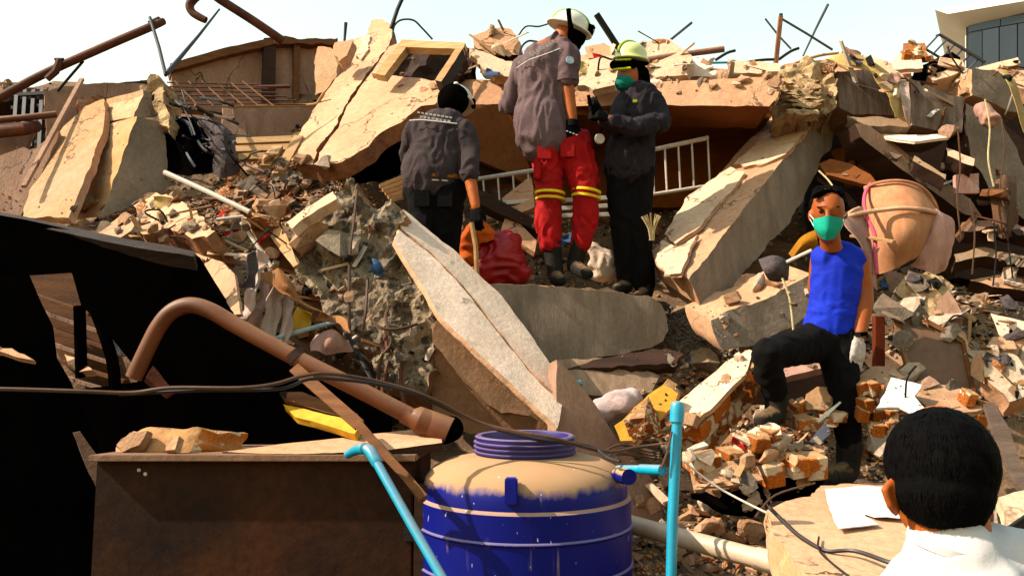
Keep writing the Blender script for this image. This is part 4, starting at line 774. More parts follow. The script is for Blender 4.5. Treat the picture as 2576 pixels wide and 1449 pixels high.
TANK_SHOULDER = P(1320, 1240, 4.1).z
TANK = tank_material()
DT = 4.1; c0 = P(1320, 1300, DT); R = 262*mpp(DT)*.985
RAKE = math.radians(3.8)
tk = thing('water_tank', 'round blue plastic water tank with dusty shoulder and open screw rim', 'water tank', (c0.x, DT, 0))
def zv(v): return P(1320, v, DT).z
prof = [(R*.97, .0), (R, .02)]
for z in (zv(1590), zv(1495), zv(1398), zv(1304)):
    prof += [(R*.990, z-.055), (R*.990, z-.010), (R*1.002, z-.005), (R*1.006, z), (R*1.002, z+.004), (R*.988, z+.008)]
zs = zv(1240)
prof += [(R*.985, zs-.02), (R*.985, zs), (R*.955, zs+.012), (R*.95, zs+.05), (R*.925, zs+.092), (R*.86, zs+.126), (R*.74, zs+.152), (R*.60, zs+.170), (R*.47, zs+.182)]
obj('body', lathe_mesh(prof, V3((c0.x, DT, 0)), 72), TANK, tk)
rr = .212; z0 = zs+.178
rim = [(rr, z0)]
for k in range(3): rim += [(rr, z0+.008+k*.020), (rr+.010, z0+.012+k*.020), (rr+.010, z0+.018+k*.020), (rr, z0+.022+k*.020)]
rim += [(rr+.004, z0+.078), (rr-.004, z0+.084), (rr-.022, z0+.082), (rr-.026, z0+.07), (rr-.026, z0-.03), (.15, z0-.05)]
RIMM = mat('rim_plastic', (.055, .04, .21), (.04, .03, .16), 6., rough=.45, bump=0., spec=.4, dust=.45, dustc=(.38, .30, .36))
obj('rim', lathe_mesh(rim, V3((c0.x, DT, 0)), 64), RIMM, tk)
pl_ = P(1286, 1208, DT-R*.94)
obj('lug', box_mesh(pl_, .05, .06, .10, bev=.006), mat('tank_blue_plain', (.02, .025, .27), (.025, .03, .31), 3., rough=.45, bump=0.), tk)
T('outlet_collar', None, None, [(1548, 1180, 3.92), (1575, 1180, 3.8)], .032, TANK, parent=tk, seg=14)

tk.rotation_euler.x = RAKE
# ------------------------------------------------------------------ cloth, net tent and other soft things
nt_ = thing('net_tent', 'collapsed brown net tent with pink and cream edging, behind the masked man', 'net tent', P(2280, 700, 6.0))
SH('canopy', None, None, [[(2172, 470, 6.15), (2200, 462, 6.05), (2260, 456, 5.95), (2310, 468, 5.95), (2345, 500, 6.0), (2358, 525, 6.05)],
                          [(2180, 520, 6.05), (2205, 525, 5.9), (2260, 530, 5.8), (2310, 530, 5.8), (2345, 530, 5.9), (2362, 535, 6.0)],
                          [(2186, 600, 6.05), (2210, 605, 5.85), (2260, 600, 5.75), (2305, 590, 5.75), (2335, 580, 5.85), (2355, 570, 6.0)],
                          [(2190, 690, 6.1), (2215, 690, 5.95), (2255, 675, 5.85), (2290, 655, 5.85), (2320, 640, 5.9), (2345, 620, 6.0)]], NETM, parent=nt_, wr=.006)
SH('drape', None, None, [[(2345, 520, 5.95), (2365, 535, 5.92), (2390, 545, 5.95), (2402, 560, 6.0)], [(2335, 580, 5.9), (2355, 590, 5.86), (2380, 595, 5.9), (2400, 600, 6.0)],
                         [(2310, 640, 5.9), (2340, 645, 5.86), (2370, 650, 5.9), (2390, 645, 6.0)], [(2290, 665, 5.95), (2330, 682, 5.9), (2355, 690, 5.9), (2375, 680, 6.0)]], PINKC, parent=nt_, wr=.02, ws=12)
SH('side_flap', None, None, [[(2118, 540, 5.7), (2140, 530, 5.75), (2170, 520, 5.8)], [(2125, 570, 5.6), (2150, 575, 5.65), (2185, 590, 5.75)], [(2160, 610, 5.55), (2180, 640, 5.6), (2200, 650, 5.7)], [(2190, 680, 5.6), (2196, 720, 5.62), (2204, 730, 5.7)]], PINKC, parent=nt_, wr=.012)
for m, r, pts in ((mat('cream_trim', (.72, .52, .38), (.62, .42, .3), 4.), .015, [(2110, 555, 5.7), (2150, 540, 5.72), (2210, 530, 5.78), (2270, 524, 5.76), (2320, 528, 5.78), (2355, 535, 5.9)]),
                  (NETM, .011, [(2176, 476, 6.12), (2205, 461, 6.0), (2260, 455, 5.92), (2312, 467, 5.92), (2346, 500, 5.96), (2360, 540, 5.96), (2362, 600, 5.94), (2352, 680, 5.9)]),
                  (PINK, .013, [(2190, 462, 6.1), (2176, 490, 6.0), (2174, 520, 5.85), (2182, 550, 5.75), (2200, 590, 5.7), (2202, 640, 5.66), (2206, 690, 5.62)]),
                  (mat('cream_trim', (.72, .52, .38)), .010, [(2130, 542, 5.72), (2145, 530, 5.72), (2162, 523, 5.75)])):
    T('edging', None, None, pts, r, m, sm=6, parent=nt_)
um = thing('broken_umbrella', 'folded greyish umbrella scrap with a pale stick beside the blue vest', 'umbrella', P(1960, 700, 5.5))
SH('fabric', None, None, [[(1908, 655, 5.5), (1940, 645, 5.45), (1975, 655, 5.45), (1988, 665, 5.5)], [(1920, 680, 5.45), (1945, 675, 5.4), (1970, 680, 5.42), (1986, 690, 5.5)], [(1935, 705, 5.5), (1950, 708, 5.47), (1970, 708, 5.5), (1982, 706, 5.52)]], CLOTHG, parent=um, wr=.012)
T('stick', None, None, [(1978, 660, 5.45), (2042, 630, 5.35)], .011, RAILM, parent=um)
SH('cover', None, None, [[(1985, 640, 5.6), (2010, 600, 5.55), (2050, 580, 5.5)], [(1992, 650, 5.55), (2020, 615, 5.5), (2055, 600, 5.48)], [(2000, 655, 5.6), (2030, 632, 5.55), (2060, 630, 5.52)]], mat('ochre_cloth', (.45, .24, .07), (.3, .15, .04), 5.), parent=um)
T('string', 'pale string hanging before the grey beam by the blue vest', 'string', [(1968, 700, 5.3), (1985, 745, 5.28), (1992, 790, 5.27), (1996, 830, 5.27)], .007, STRAW, sm=5)
T('string', 'pale string hanging under the brown curved board', 'string', [(2060, 430, 6.2), (2085, 455, 6.15), (2100, 478, 6.1)], .006, STRAW, sm=5)
SH('yellow_drape', 'yellow cloth draped between the two ribbed concrete blocks', 'cloth', [[(2080, 150, 6.75), (2120, 138, 6.7), (2160, 142, 6.68)], [(2120, 165, 6.6), (2160, 165, 6.58), (2215, 172, 6.6)], [(2190, 185, 6.55), (2225, 190, 6.55), (2262, 215, 6.6)], [(2215, 220, 6.5), (2240, 225, 6.52), (2275, 240, 6.6)], [(2238, 265, 6.48), (2258, 262, 6.5), (2282, 265, 6.58)], [(2255, 300, 6.48), (2268, 298, 6.5), (2284, 310, 6.56)]], CLOTHY, wr=.03, ws=9)
SH('yellow_drape', 'yellow ribbon of cloth over the rounded block at the right edge', 'cloth', [[(2500, 174, 6.75), (2530, 176, 6.75)], [(2530, 195, 6.5), (2552, 196, 6.55)], [(2548, 240, 6.42), (2566, 236, 6.5)], [(2560, 290, 6.4), (2580, 285, 6.5)], [(2575, 335, 6.42), (2596, 330, 6.5)]], CLOTHY, wr=.012)
SH('yellow_drape', 'pale cloth pile at the foot of the yellow drape', 'cloth', [[(2262, 200, 6.6), (2285, 205, 6.6)], [(2265, 250, 6.5), (2288, 250, 6.5)], [(2280, 310, 6.48), (2292, 316, 6.5)]], CLOTHW, wr=.02)
RCL = mat('rust_cloth', (.40, .23, .13), (.28, .15, .08), 5.)
for pts, m, l in [
    ([[(628, 640), (648, 632)], [(618, 690), (650, 680)], [(606, 720), (640, 726)]], CLOTHG, 'grey jacket scrap hanging by the leaning hardboard'),
    ([[(650, 625), (668, 640)], [(632, 690), (660, 700)], [(612, 760), (640, 770)], [(600, 800), (622, 806)]], CLOTHW, 'white rag folded by the jacket scrap'),
    ([[(668, 690), (690, 690)], [(645, 760), (668, 770)], [(625, 820), (650, 828)]], PINKC, 'pink striped cloth hanging left of the white cloth strips'),
    ([[(690, 690), (722, 700)], [(672, 760), (708, 770)], [(660, 820), (698, 830)], [(650, 870), (690, 876)]], CLOTHW, 'wide white cloth strip hanging below the hardboard sheet'),
    ([[(726, 712), (745, 720)], [(716, 770), (738, 776)], [(705, 850), (730, 858)], [(700, 890), (726, 896)]], CLOTHW, 'narrow white cloth strip hanging beside the orange scrap'),
    ([[(664, 690), (700, 680), (740, 720)], [(680, 715), (720, 720), (770, 760)], [(740, 760), (790, 775), (850, 810)]], RCL, 'rust coloured cloth slung from the hardboard to the broken column'),
    ([[(752, 775), (784, 790)], [(742, 800), (778, 812)], [(735, 830), (766, 836)]], YELLOW, 'orange scrap behind the thin bluish tube'),
    ([[(800, 790), (850, 800), (880, 815)], [(790, 810), (840, 815), (885, 835)]], RCL, 'rust coloured rag under the broken column'),
    ([[(790, 836), (840, 826), (868, 850)], [(782, 870), (830, 862), (892, 870)], [(778, 892), (830, 890), (896, 884)]], PINKC, 'pale pink pillow case above the drainpipe'),
    ([[(700, 880), (760, 900)], [(690, 910), (740, 930)], [(680, 940), (720, 950)]], CLOTHW, 'white rag under the drainpipe joint')]:
    SEED[0] += 1
    g = [[(u, v, 4.86+.06*math.sin(SEED[0]*1.7)+(4.86-.02-4.86)*i_+.05*math.sin(i_*1.3+j_*2.1+SEED[0])) for j_, (u, v) in enumerate(r)] for i_, r in enumerate(pts)]
    SH('cloth_strip', l, 'cloth', g, m, wr=.03, ws=9, th=.006, sub=6)
# tub, sack, straw
# dark tangle of wires and cloth beside the column
for k in range(26):
    u, v = random.uniform(410, 560), random.uniform(225, 420); a = random.uniform(-1.2, .6); L = random.uniform(40, 130)
    T('wire', 'dark twisted wire in the tangle beside the square column', 'wire', [(u, v, 6.3+random.uniform(-.2, .3)), (u+L*.5*math.cos(a)+random.uniform(-12, 12), v+L*.5*abs(math.sin(a))+random.uniform(-12, 12), 6.3+random.uniform(-.2, .2)), (u+L*math.cos(a), v+L*abs(math.sin(a)), 6.25+random.uniform(-.2, .2))], random.uniform(.005, .012), random.choice((IRON, IRON, CABLEB, STEELB)), sm=4, seg=5, group='wires of the dark tangle')
SH('cloth_bundle', 'grey crumpled cloth bundle hanging beside the rebar grid', 'cloth', [[(500, 300, 6.4), (540, 305, 6.3), (575, 330, 6.4)], [(520, 350, 6.3), (560, 345, 6.15), (592, 370, 6.3)], [(540, 400, 6.25), (570, 400, 6.15), (592, 410, 6.3)], [(545, 440, 6.25), (570, 440, 6.2), (590, 440, 6.3)]], CLOTHG, wr=.06, ws=8)
SH('cloth_bundle', 'black crumpled cloth in the tangle beside the square column', 'cloth', [[(420, 300, 6.5), (470, 290, 6.4), (520, 310, 6.5)], [(415, 360, 6.4), (470, 360, 6.3), (540, 380, 6.4)], [(420, 430, 6.3), (480, 440, 6.2), (550, 445, 6.3)]], BLACKM, wr=.07, ws=8)
# timber boards
for k, (a, b, l) in enumerate((((590, 358, 6.9), (735, 352, 7.0), 'pale timber board, topmost of three below the mauve wall'), ((585, 378, 6.8), (740, 372, 6.9), 'pale timber board, middle of three below the mauve wall'), ((600, 398, 6.7), (735, 392, 6.8), 'pale timber board, lowest of three below the mauve wall'),
                               ((700, 440, 6.5), (752, 345, 6.9), 'short board leaning on the tilted wall\'s left foot'), ((668, 420, 6.5), (700, 370, 6.8), 'broken batten below the three pale boards'))):
    B('timber_board', l, 'board', a, b, .075, .03, WOODY, upv=(0, -.8, .6), group=None)
for k in range(5):
    B('timber_batten', 'pale timber batten bundled behind the bending rescuer\'s hip', 'batten', (955+k*7, 470+k*9, 6.1-.05*k), (1035, 438+k*13, 6.15-.05*k), .03, .025, WOODY, group='battens behind the bending rescuer')
pk2 = thing('straw_bundle', 'pale straw stems sprouting by the slanting slab\'s foot', 'straw', P(1640, 605, 6.1))
for k in range(22):
    a = random.uniform(-.9, .7); T('stem', None, None, [(1640+random.uniform(-5, 5), 605, 6.1), (1640+a*14, 570, 6.08), (1640+a*34, 535+abs(a)*14, 6.05+random.uniform(-.05, .05))], [.006, .005, .002], STRAW, sm=3, parent=pk2, seg=5)

# ------------------------------------------------------------------ rubble: single lumps, then the small stuff
def chunk_mesh(seed, flat=1., kind='rock'):
    rnd = random.Random(seed); bm = bmesh.new()
    if kind == 'brick':
        bmesh.ops.create_cube(bm, size=1)
        for v in bm.verts: v.co = V3((v.co.x*1.0, v.co.y*.52, v.co.z*.34))
        # break one end
        for v in bm.verts:
            if v.co.x > 0: v.co.x += rnd.uniform(-.45, .05)
            v.co += V3([rnd.uniform(-.03, .03) for _ in range(3)])
        bmesh.ops.bevel(bm, geom=list(bm.edges), offset=.025, segments=1, affect='EDGES')
    else:
        n = 13 if kind == 'rock' else 9
        for i in range(n):
            d = V3([rnd.gauss(0, 1) for _ in range(3)]).normalized()*rnd.uniform(.38, .55)
            m = max(abs(d.x), abs(d.y), abs(d.z)); d = d.lerp(d*(.46/m), .55)
            bm.verts.new((d.x, d.y*.8, d.z*flat))
        bmesh.ops.convex_hull(bm, input=bm.verts)
        for v in [v for v in bm.verts if not v.link_faces]: bm.verts.remove(v)
        bmesh.ops.subdivide_edges(bm, edges=[e for e in bm.edges if e.calc_length() > .3], cuts=1, use_grid_fill=False)
        bmesh.ops.triangulate(bm, faces=bm.faces)
        for v in bm.verts: v.co += v.normal*rnd.uniform(-.035, .035)
    bmesh.ops.recalc_face_normals(bm, faces=bm.faces)
    me = bpy.data.meshes.new('rubble_lump'); bm.to_mesh(me); bm.free(); return me
LIB = {}
def lib(kind, m, i):
    k = (kind, m.name, i)
    if k not in LIB:
        me = chunk_mesh(hash((kind, i)) % 997 if False else i*31+{'rock': 1, 'shard': 2, 'brick': 3}[kind], {'rock': .75, 'shard': .16, 'brick': 1}[kind], kind); me.materials.append(m); LIB[k] = me
    return LIB[k]
# named larger lumps first
S('concrete_lump', 'big ochre concrete lump with exposed brick on the left heap', 'concrete', [(335, 500), (380, 482), (415, 492), (470, 515), (512, 545), (540, 580), (520, 600), (470, 592), (400, 570), (350, 545)], (430, 540, 5.7, -.35, -.6, .72), .25, TAN, BRICKD, jit=.02, rough=.02)
S('concrete_lump', 'flat tan concrete flake before the ochre lump', 'concrete', [(345, 572), (395, 555), (408, 568), (398, 584), (360, 590)], (375, 570, 5.45, -.2, -.6, .75), .08, TAN, BRICKD, jit=.01)
S('concrete_lump', 'tan wedge of concrete at the foot of the square column', 'concrete', [(240, 590), (300, 545), (350, 550), (330, 580), (290, 605)], (295, 575, 5.6, -.3, -.6, .72), .12, TAN, RUB_T, jit=.01)
S('white_fragment', 'bright white plaster piece behind the masked rescuer\'s collar', 'plaster', [(1632, 196), (1660, 190), (1690, 200), (1688, 222), (1660, 240), (1640, 228)], (1660, 212, 6.95, -.4, -.7, .6), .05, WHITE, jit=.01)
for k, pts in enumerate([[(2478, 250), (2490, 320), (2486, 400), (2500, 470)], [(2520, 300), (2528, 380), (2516, 470), (2526, 520)], [(2410, 330), (2416, 420), (2408, 500), (2418, 600)], [(2440, 500), (2452, 580), (2446, 690)], [(2540, 480), (2534, 580), (2548, 700)], [(2500, 560), (2506, 640), (2498, 720)]]):
    T('wire', 'thin wire hanging down the dark hollow at the right edge', 'wire', [(u, v, 6.3) for u, v in pts], .006, random.choice((CABLEB, STRAW, IRON)), sm=5, seg=5, group='wires hanging in the dark hollow')
for k, (q, m, l) in enumerate([([(2400, 640), (2480, 622), (2600, 650), (2600, 668), (2480, 645), (2404, 660)], GREY, 'grey floor edge jutting low in the dark hollow'), ([(2420, 560), (2500, 548), (2600, 575), (2600, 596), (2500, 570), (2424, 582)], MAUVE, 'mauve floor edge jutting halfway up the dark hollow'), ([(2440, 705), (2520, 690), (2600, 705), (2600, 735), (2510, 722)], TAN, 'tan floor edge above the pale rough block'),
                               ([(2380, 372), (2452, 400), (2450, 418), (2384, 392)], CREAM, 'cream ledge under the ribbed block'), ([(2300, 392), (2380, 440), (2378, 452), (2296, 404)], GREY, 'grey ledge along the sloping mauve beam')]):
    S('floor_edge', l, 'slab', q, (q[0][0], q[0][1], 6.45, -.1, -.8, .55), .12, m, WOODD, jit=.015)
SH('hanging_cloth', 'brown cloth hanging in the dark hollow at the right edge', 'cloth', [[(2500, 440, 6.5), (2530, 436, 6.45), (2556, 446, 6.5)], [(2496, 510, 6.4), (2526, 505, 6.35), (2560, 515, 6.4)], [(2506, 590, 6.42), (2530, 600, 6.36), (2552, 586, 6.4)]], mat('dull_brown_cloth', (.24, .15, .10), (.16, .10, .07), 5.), wr=.03)
bpy.context.view_layer.update()
DG = bpy.context.evaluated_depsgraph_get()
NOT_ON = ('floor_slab', 'pipe', 'coupling', 'socket', 'plank', 'timber_plank', 'paper_sheet', 'sheet', 'rim', 'lid', 'plaster_face', 'cap', 'elbow', 'tee_shirt', 'yellow_board', 'strip', 'cloth_strip', 'edging', 'drape', 'fabric', 'window_frame', 'tube', 'cable', 'wire', 'rod', 'body', 'rim', 'canopy', 'pane', 'handrail', 'post', 'slat', 'bar', 'house', 'roof')
def cast(u, v):
    ok, loc, nrm, idx, ob, _ = SC.ray_cast(DG, CAM, ray(u, v).normalized())
    if not ok or loc.y > 12: return None
    if nrm.dot(ray(u, v)) > 0: nrm = -nrm
    return loc, nrm, ob
rnd = random.Random(5)
ADJ = {'brick': 'orange brick', 'rubble_tan': 'tan concrete', 'tan_plaster': 'tan concrete', 'rubble_grey': 'grey concrete', 'rubble_white': 'white plaster', 'cream_plaster': 'white plaster', 'dark_debris': 'black debris', 'mauve_plaster': 'mauve plaster', 'brown_timber': 'brown board', 'grey_cloth': 'grey scrap', 'pale_pink_cloth': 'pale scrap', 'crumbled_yellow_fill': 'yellow fill'}
def lumps(u0, v0, u1, v1, n, s0, s1, pal, name, where, cat, group, kinds=('rock',), minz=.2, tilt=.5):
    made = tries = 0; n = int(n*.9)
    while made < n and tries < n*14:
        tries += 1
        u, v = rnd.uniform(u0, u1), rnd.uniform(v0, v1)
        h = cast(u, v)
        if not h or h[1].z < minz or h[2].name.split('.')[0] in NOT_ON: continue
        loc, nr, ob = h; px = s0*(s1/s0)**(rnd.random()**1.4); s = px*mpp(loc.y)
        kd = rnd.choice(kinds); m = rnd.choice(pal)
        ad = ADJ[m.name]; nn = 'brick_fragment' if ad == 'orange brick' else ad.split()[1]+'_fragment' if ad.split()[1] in ('concrete', 'plaster') else 'debris_scrap'
        if kd == 'shard': nn = nn.replace('fragment', 'shard')
        o = bpy.data.objects.new(nn, lib(kd, m, rnd.randrange(7))); COL.objects.link(o)
        q = V3((0, 0, 1)).rotation_difference((nr+V3([rnd.uniform(-tilt, tilt) for _ in range(3)])).normalized())
        o.rotation_mode = 'QUATERNION'; o.rotation_quaternion = q @ Quaternion((0, 0, 1), rnd.uniform(0, 6.28))
        o.scale = (s*rnd.uniform(.8, 1.3), s*rnd.uniform(.8, 1.2), s*rnd.uniform(.7, 1.1))
        o.location = loc+nr*s*(.16 if kd != 'shard' else .04); tag(o, '%s %s %s' % (ad, {'rock': 'lump', 'shard': 'shard', 'brick': 'block'}[kd], where), 'rubble', '%s %ss %s' % (ad, {'rock': 'lump', 'shard': 'shard', 'brick': 'block'}[kd], where)); made += 1
R_, G_, W_, BR, DK = RUB_T, RUB_G, RUB_W, BRICK, DARKR
lumps(555, 400, 735, 565, 84, 28, 74, (BR, BR, R_, R_, G_), 'rubble_lump', 'on the heap between square column and broken column', 'rubble', 'lumps on the brick heap', ('rock', 'brick'))
lumps(180, 500, 620, 670, 70, 22, 70, (R_, R_, R_, TAN, G_, BR), 'rubble_lump', 'on the slope above the black awning', 'rubble', 'lumps above the awning', ('rock', 'shard'))
lumps(690, 405, 900, 480, 36, 22, 60, (R_, G_, W_, G_), 'rubble_lump', 'at the foot of the tilted wall', 'rubble', 'lumps at the foot of the tilted wall')
lumps(1225, 560, 1700, 735, 44, 10, 34, (W_, R_, G_, R_), 'rubble_lump', 'around the rescuers\' boots', 'rubble', 'lumps around the boots', ('rock', 'shard'))
lumps(1000, 80, 1960, 235, 60, 14, 52, (R_, TAN, CREAM, G_, R_, BR), 'rubble_lump', 'on the skyline above the edge beam', 'rubble', 'lumps above the edge beam', ('rock', 'shard'), .15)
lumps(2080, 110, 2576, 250, 44, 14, 48, (R_, CREAM, W_, BR, DK), 'rubble_lump', 'on the skyline among the ribbed blocks', 'rubble', 'lumps among the ribbed blocks', ('rock', 'shard', 'brick'), .15)
lumps(1590, 1040, 2260, 1449, 100, 20, 64, (BR, BR, R_, R_, TAN, W_, G_), 'rubble_lump', 'strewn below the masked man', 'rubble', 'lumps below the masked man', ('rock', 'brick', 'shard'))
lumps(1585, 1370, 2060, 1449, 18, 30, 66, (BR, BR, R_), 'rubble_lump', 'beside the large pale drainpipe', 'rubble', 'lumps by the pale drainpipe', ('rock', 'brick'))
lumps(2180, 640, 2576, 1010, 70, 18, 70, (G_, W_, R_, DK, CLOTHG, BR), 'rubble_lump', 'around the leaning glass door', 'rubble', 'lumps around the glass door', ('rock', 'shard'))
lumps(2200, 660, 2576, 1010, 26, 60, 130, (W_, G_, R_, MAUVE, TAN), 'rubble_lump', 'heaped around the glass door', 'rubble', '', ('shard',))
lumps(600, 400, 900, 640, 16, 50, 110, (TAN, R_, G_, W_), 'rubble_lump', 'heaped left of the broken column', 'rubble', '', ('shard', 'rock'))
lumps(1600, 1040, 2240, 1449, 26, 50, 120, (R_, TAN, BR, G_, W_), 'rubble_lump', 'heaped below the masked man', 'rubble', '', ('shard', 'rock'))
lumps(1680, 700, 2060, 960, 14, 40, 90, (G_, R_, W_), 'rubble_lump', 'heaped under the slanting beam', 'rubble', '', ('shard', 'rock'))
lumps(2060, 300, 2576, 720, 30, 20, 70, (DK, G_, MAUVE, WOOD), 'rubble_lump', 'in the hollow behind the net tent', 'rubble', 'lumps in the dark hollow', ('rock', 'shard'), .15)
lumps(860, 850, 1130, 1085, 24, 14, 50, (G_, INSUL, W_, DK), 'rubble_lump', 'below the broken column face', 'rubble', 'lumps below the broken column', ('rock', 'shard'), .1)
lumps(600, 560, 1000, 1000, 26, 16, 60, (PINKC, R_, DK, WOOD, W_), 'rubble_lump', 'among the hanging cloth strips', 'rubble', 'scraps among the cloth strips', ('shard', 'rock'), .1)
lumps(1680, 560, 2060, 1000, 30, 10, 40, (G_, W_, R_), 'rubble_lump', 'between the slanting slab and masked man', 'rubble', 'lumps by the slanting slab', ('rock', 'shard'), .1)
lumps(1950, 180, 2120, 300, 26, 8, 26, (INSUL, INSUL, R_), 'rubble_lump', 'on the crushed column head', 'rubble', 'crumbs of the column head', ('rock', 'shard'), .05)
ZN = [((560, 400, 760, 620), 'on the brick heap'), ((1000, 70, 1300, 200), 'on the skyline by the window frame'), ((1450, 90, 1960, 190), 'on the skyline above the edge beam'), ((2100, 120, 2560, 330), 'among the ribbed blocks'), ((2080, 350, 2576, 720), 'in the hollow by the net tent'), ((2200, 680, 2576, 1010), 'around the leaning glass door'), ((1600, 1050, 2100, 1430), 'below the masked man'), ((620, 600, 1000, 1000), 'among the hanging cloth strips'), ((300, 500, 620, 660), 'above the black awning'), ((1180, 540, 1560, 720), 'around the rescuers\' boots')]
NMW = {'pale_timber': 'pale timber', 'brown_timber': 'brown timber', 'white_rail_paint': 'white painted', 'dark_iron': 'black iron', 'cream_plaster': 'cream', 'red': 'red'}
for k in range(150):
    z, wh = ZN[k % len(ZN)]
    u, v = rnd.uniform(z[0], z[2]), rnd.uniform(z[1], z[3]); h = cast(u, v)
    if not h or h[2].name.split('.')[0] in NOT_ON: continue
    loc, nr, ob = h; L = rnd.uniform(30, 120)*mpp(loc.y); d = V3((rnd.uniform(-1, 1), rnd.uniform(-.5, .5), rnd.uniform(-.35, .5))).normalized()
    if k % 3 == 1:
        p = [loc-nr*.03, loc+nr*.05+d*L*.4+V3((0, 0, .03)), loc+nr*.07+d*L*.8+V3([rnd.uniform(-.06, .06) for _ in range(3)]), loc+d*L*1.1+V3((rnd.uniform(-.1, .1), -.02, rnd.uniform(-.06, .08)))]
        obj('bent_rebar', tube_mesh(smooth_pts(p, 5), rnd.uniform(.004, .008), 6), rnd.choice((RUST, CABLEB, IRON)), None, 'bent rebar or wire end sticking out '+wh, 'rebar', 'bent wire ends '+wh); continue
    a = loc+nr*.015-d*L/2; b = loc+nr*.045+d*L/2; m = rnd.choice((WOODY, WOOD, RAILM, WOODY, CREAM, WOOD))
    obj('splinter', bar_mesh(a, b, rnd.uniform(.010, .05), rnd.uniform(.006, .016), (0, -.5, .8), taper=rnd.uniform(.6, 1), jit=.003, seg=2), m, None, NMW[m.name]+' splinter lying '+wh, 'splinter', NMW[m.name]+' splinters '+wh)
CS = [mat('red_scrap', (.45, .05, .04), None, 5.), PINKC, CLOTHW, mat('blue_scrap', (.12, .2, .34), None, 5.), CLOTHY, CLOTHG]
for k in range(34):
    z, wh = ZN[(k*3) % len(ZN)]
    u, v = rnd.uniform(z[0], z[2]), rnd.uniform(z[1], z[3]); h = cast(u, v)
    if not h or h[1].z < .1 or h[2].name.split('.')[0] in NOT_ON: continue
    dd = h[0].y-.03; w_, h_ = rnd.uniform(18, 50), rnd.uniform(10, 30); m = CS[k % 6]; an = rnd.uniform(-.6, .6)
    g = [[(u+x*w_*math.cos(an)-y*h_*math.sin(an), v+x*w_*math.sin(an)+y*h_*math.cos(an), dd+rnd.uniform(-.04, .03)-y*.05) for x in (-.5, 0, .5)] for y in (-.5, 0, .5)]
    SH('cloth_scrap', ['red', 'pale pink', 'white', 'blue', 'yellow', 'grey'][k % 6]+' cloth scrap lying '+wh, 'cloth', g, m, wr=.025, ws=12, th=.004, group=['red', 'pale pink', 'white', 'blue', 'yellow', 'grey'][k % 6]+' scraps '+wh)
# small stuff
def stuff(name, mats, label, zones, seed, beyond=0):
    rs = random.Random(seed); base = [chunk_mesh(100+i, .7 if i < 5 else .22) for i in range(8)]
    bv = []; bf = []
    for me in base:
        a = np.empty(len(me.vertices)*3); me.vertices.foreach_get('co', a); bv.append(a.reshape(-1, 3)); bf.append([tuple(p.vertices) for p in me.polygons]); bpy.data.meshes.remove(me)
    VV = []; FF = []; MI = []; off = 0
    for (u0, v0, u1, v1, n, s0, s1, wts) in zones:
        for _ in range(n):
            u, v = rs.uniform(u0, u1), rs.uniform(v0, v1); h = cast(u, v)
            if not h or h[1].z < .12 or h[2].name.split('.')[0] in NOT_ON: continue
            bn = h[2].name.split('.')[0]
            if bn != 'rubble_mound_terrain' and bn not in ('brick_fragment', 'concrete_fragment', 'plaster_fragment', 'concrete_shard', 'plaster_shard') and rs.random() > .10: continue
            s = (.5 if bn != 'rubble_mound_terrain' else 1.)*rs.uniform(s0, s1)*mpp(h[0].y); i = rs.randrange(8)
            M = Quaternion(V3([rs.uniform(-1, 1) for _ in range(3)]).normalized(), rs.uniform(0, 3) if i < 5 else rs.uniform(0, .6)).to_matrix()
            VV.append((bv[i]*s) @ np.array(M).T + np.array(h[0]+h[1]*s*.15)); mi = rs.choices(range(len(mats)), wts)[0]
            for f in bf[i]: FF.append(tuple(x+off for x in f)); MI.append(mi)
            off += len(bv[i])
    for _ in range(beyond):
        x = rs.choice((-1, 1))*rs.uniform(1.5, 8.5); y = rs.uniform(2.6, 10)
        if abs(x) < .57*y: continue
        s = rs.uniform(.012, .12)**1.3*1.6; i = rs.randrange(8); p = V3((x, y, hgt(x, y)))
        M = Quaternion(V3([rs.uniform(-1, 1) for _ in range(3)]).normalized(), rs.uniform(0, 3)).to_matrix()
        VV.append((bv[i]*s) @ np.array(M).T + np.array(p)); mi = rs.choices(range(len(mats)), [4, 3, 2, 2, 0][:len(mats)])[0]
        for f in bf[i]: FF.append(tuple(x_+off for x_ in f)); MI.append(mi)
        off += len(bv[i])
    me = bpy.data.meshes.new(name); me.from_pydata(np.concatenate(VV).tolist(), [], FF); me.polygons.foreach_set('material_index', MI); me.update()
    return obj(name, me, list(mats), None, label, None, None, 'stuff')
stuff('small_rubble', (R_, G_, W_, BR, DK), 'small broken crumbs of brick and concrete over the whole pile',
      [(0, 200, 2576, 720, 3400, 4, 15, (5, 3, 2, 2, 1)), (0, 480, 640, 660, 1200, 4, 16, (7, 1, 1, 2, 1)), (540, 400, 900, 560, 900, 5, 18, (4, 3, 2, 4, 1)), (1180, 520, 1760, 760, 900, 4, 13, (4, 3, 4, 1, 2)), (1580, 880, 2340, 1449, 3000, 5, 20, (5, 2, 2, 5, 2)), (2150, 620, 2576, 1060, 1600, 5, 18, (3, 3, 3, 2, 4)), (1000, 70, 2576, 240, 900, 4, 14, (5, 2, 3, 2, 1)), (600, 560, 1100, 1080, 1100, 5, 16, (3, 2, 2, 1, 3))], 3, 9000)
stuff('gravel', (GRAVEL, RUB_G), 'grey gravel spilled between the massive beam and the slanting slab', [(1670, 770, 1860, 925, 1500, 5, 14, (3, 2)), (1560, 860, 1760, 930, 300, 5, 12, (3, 2))], 4)

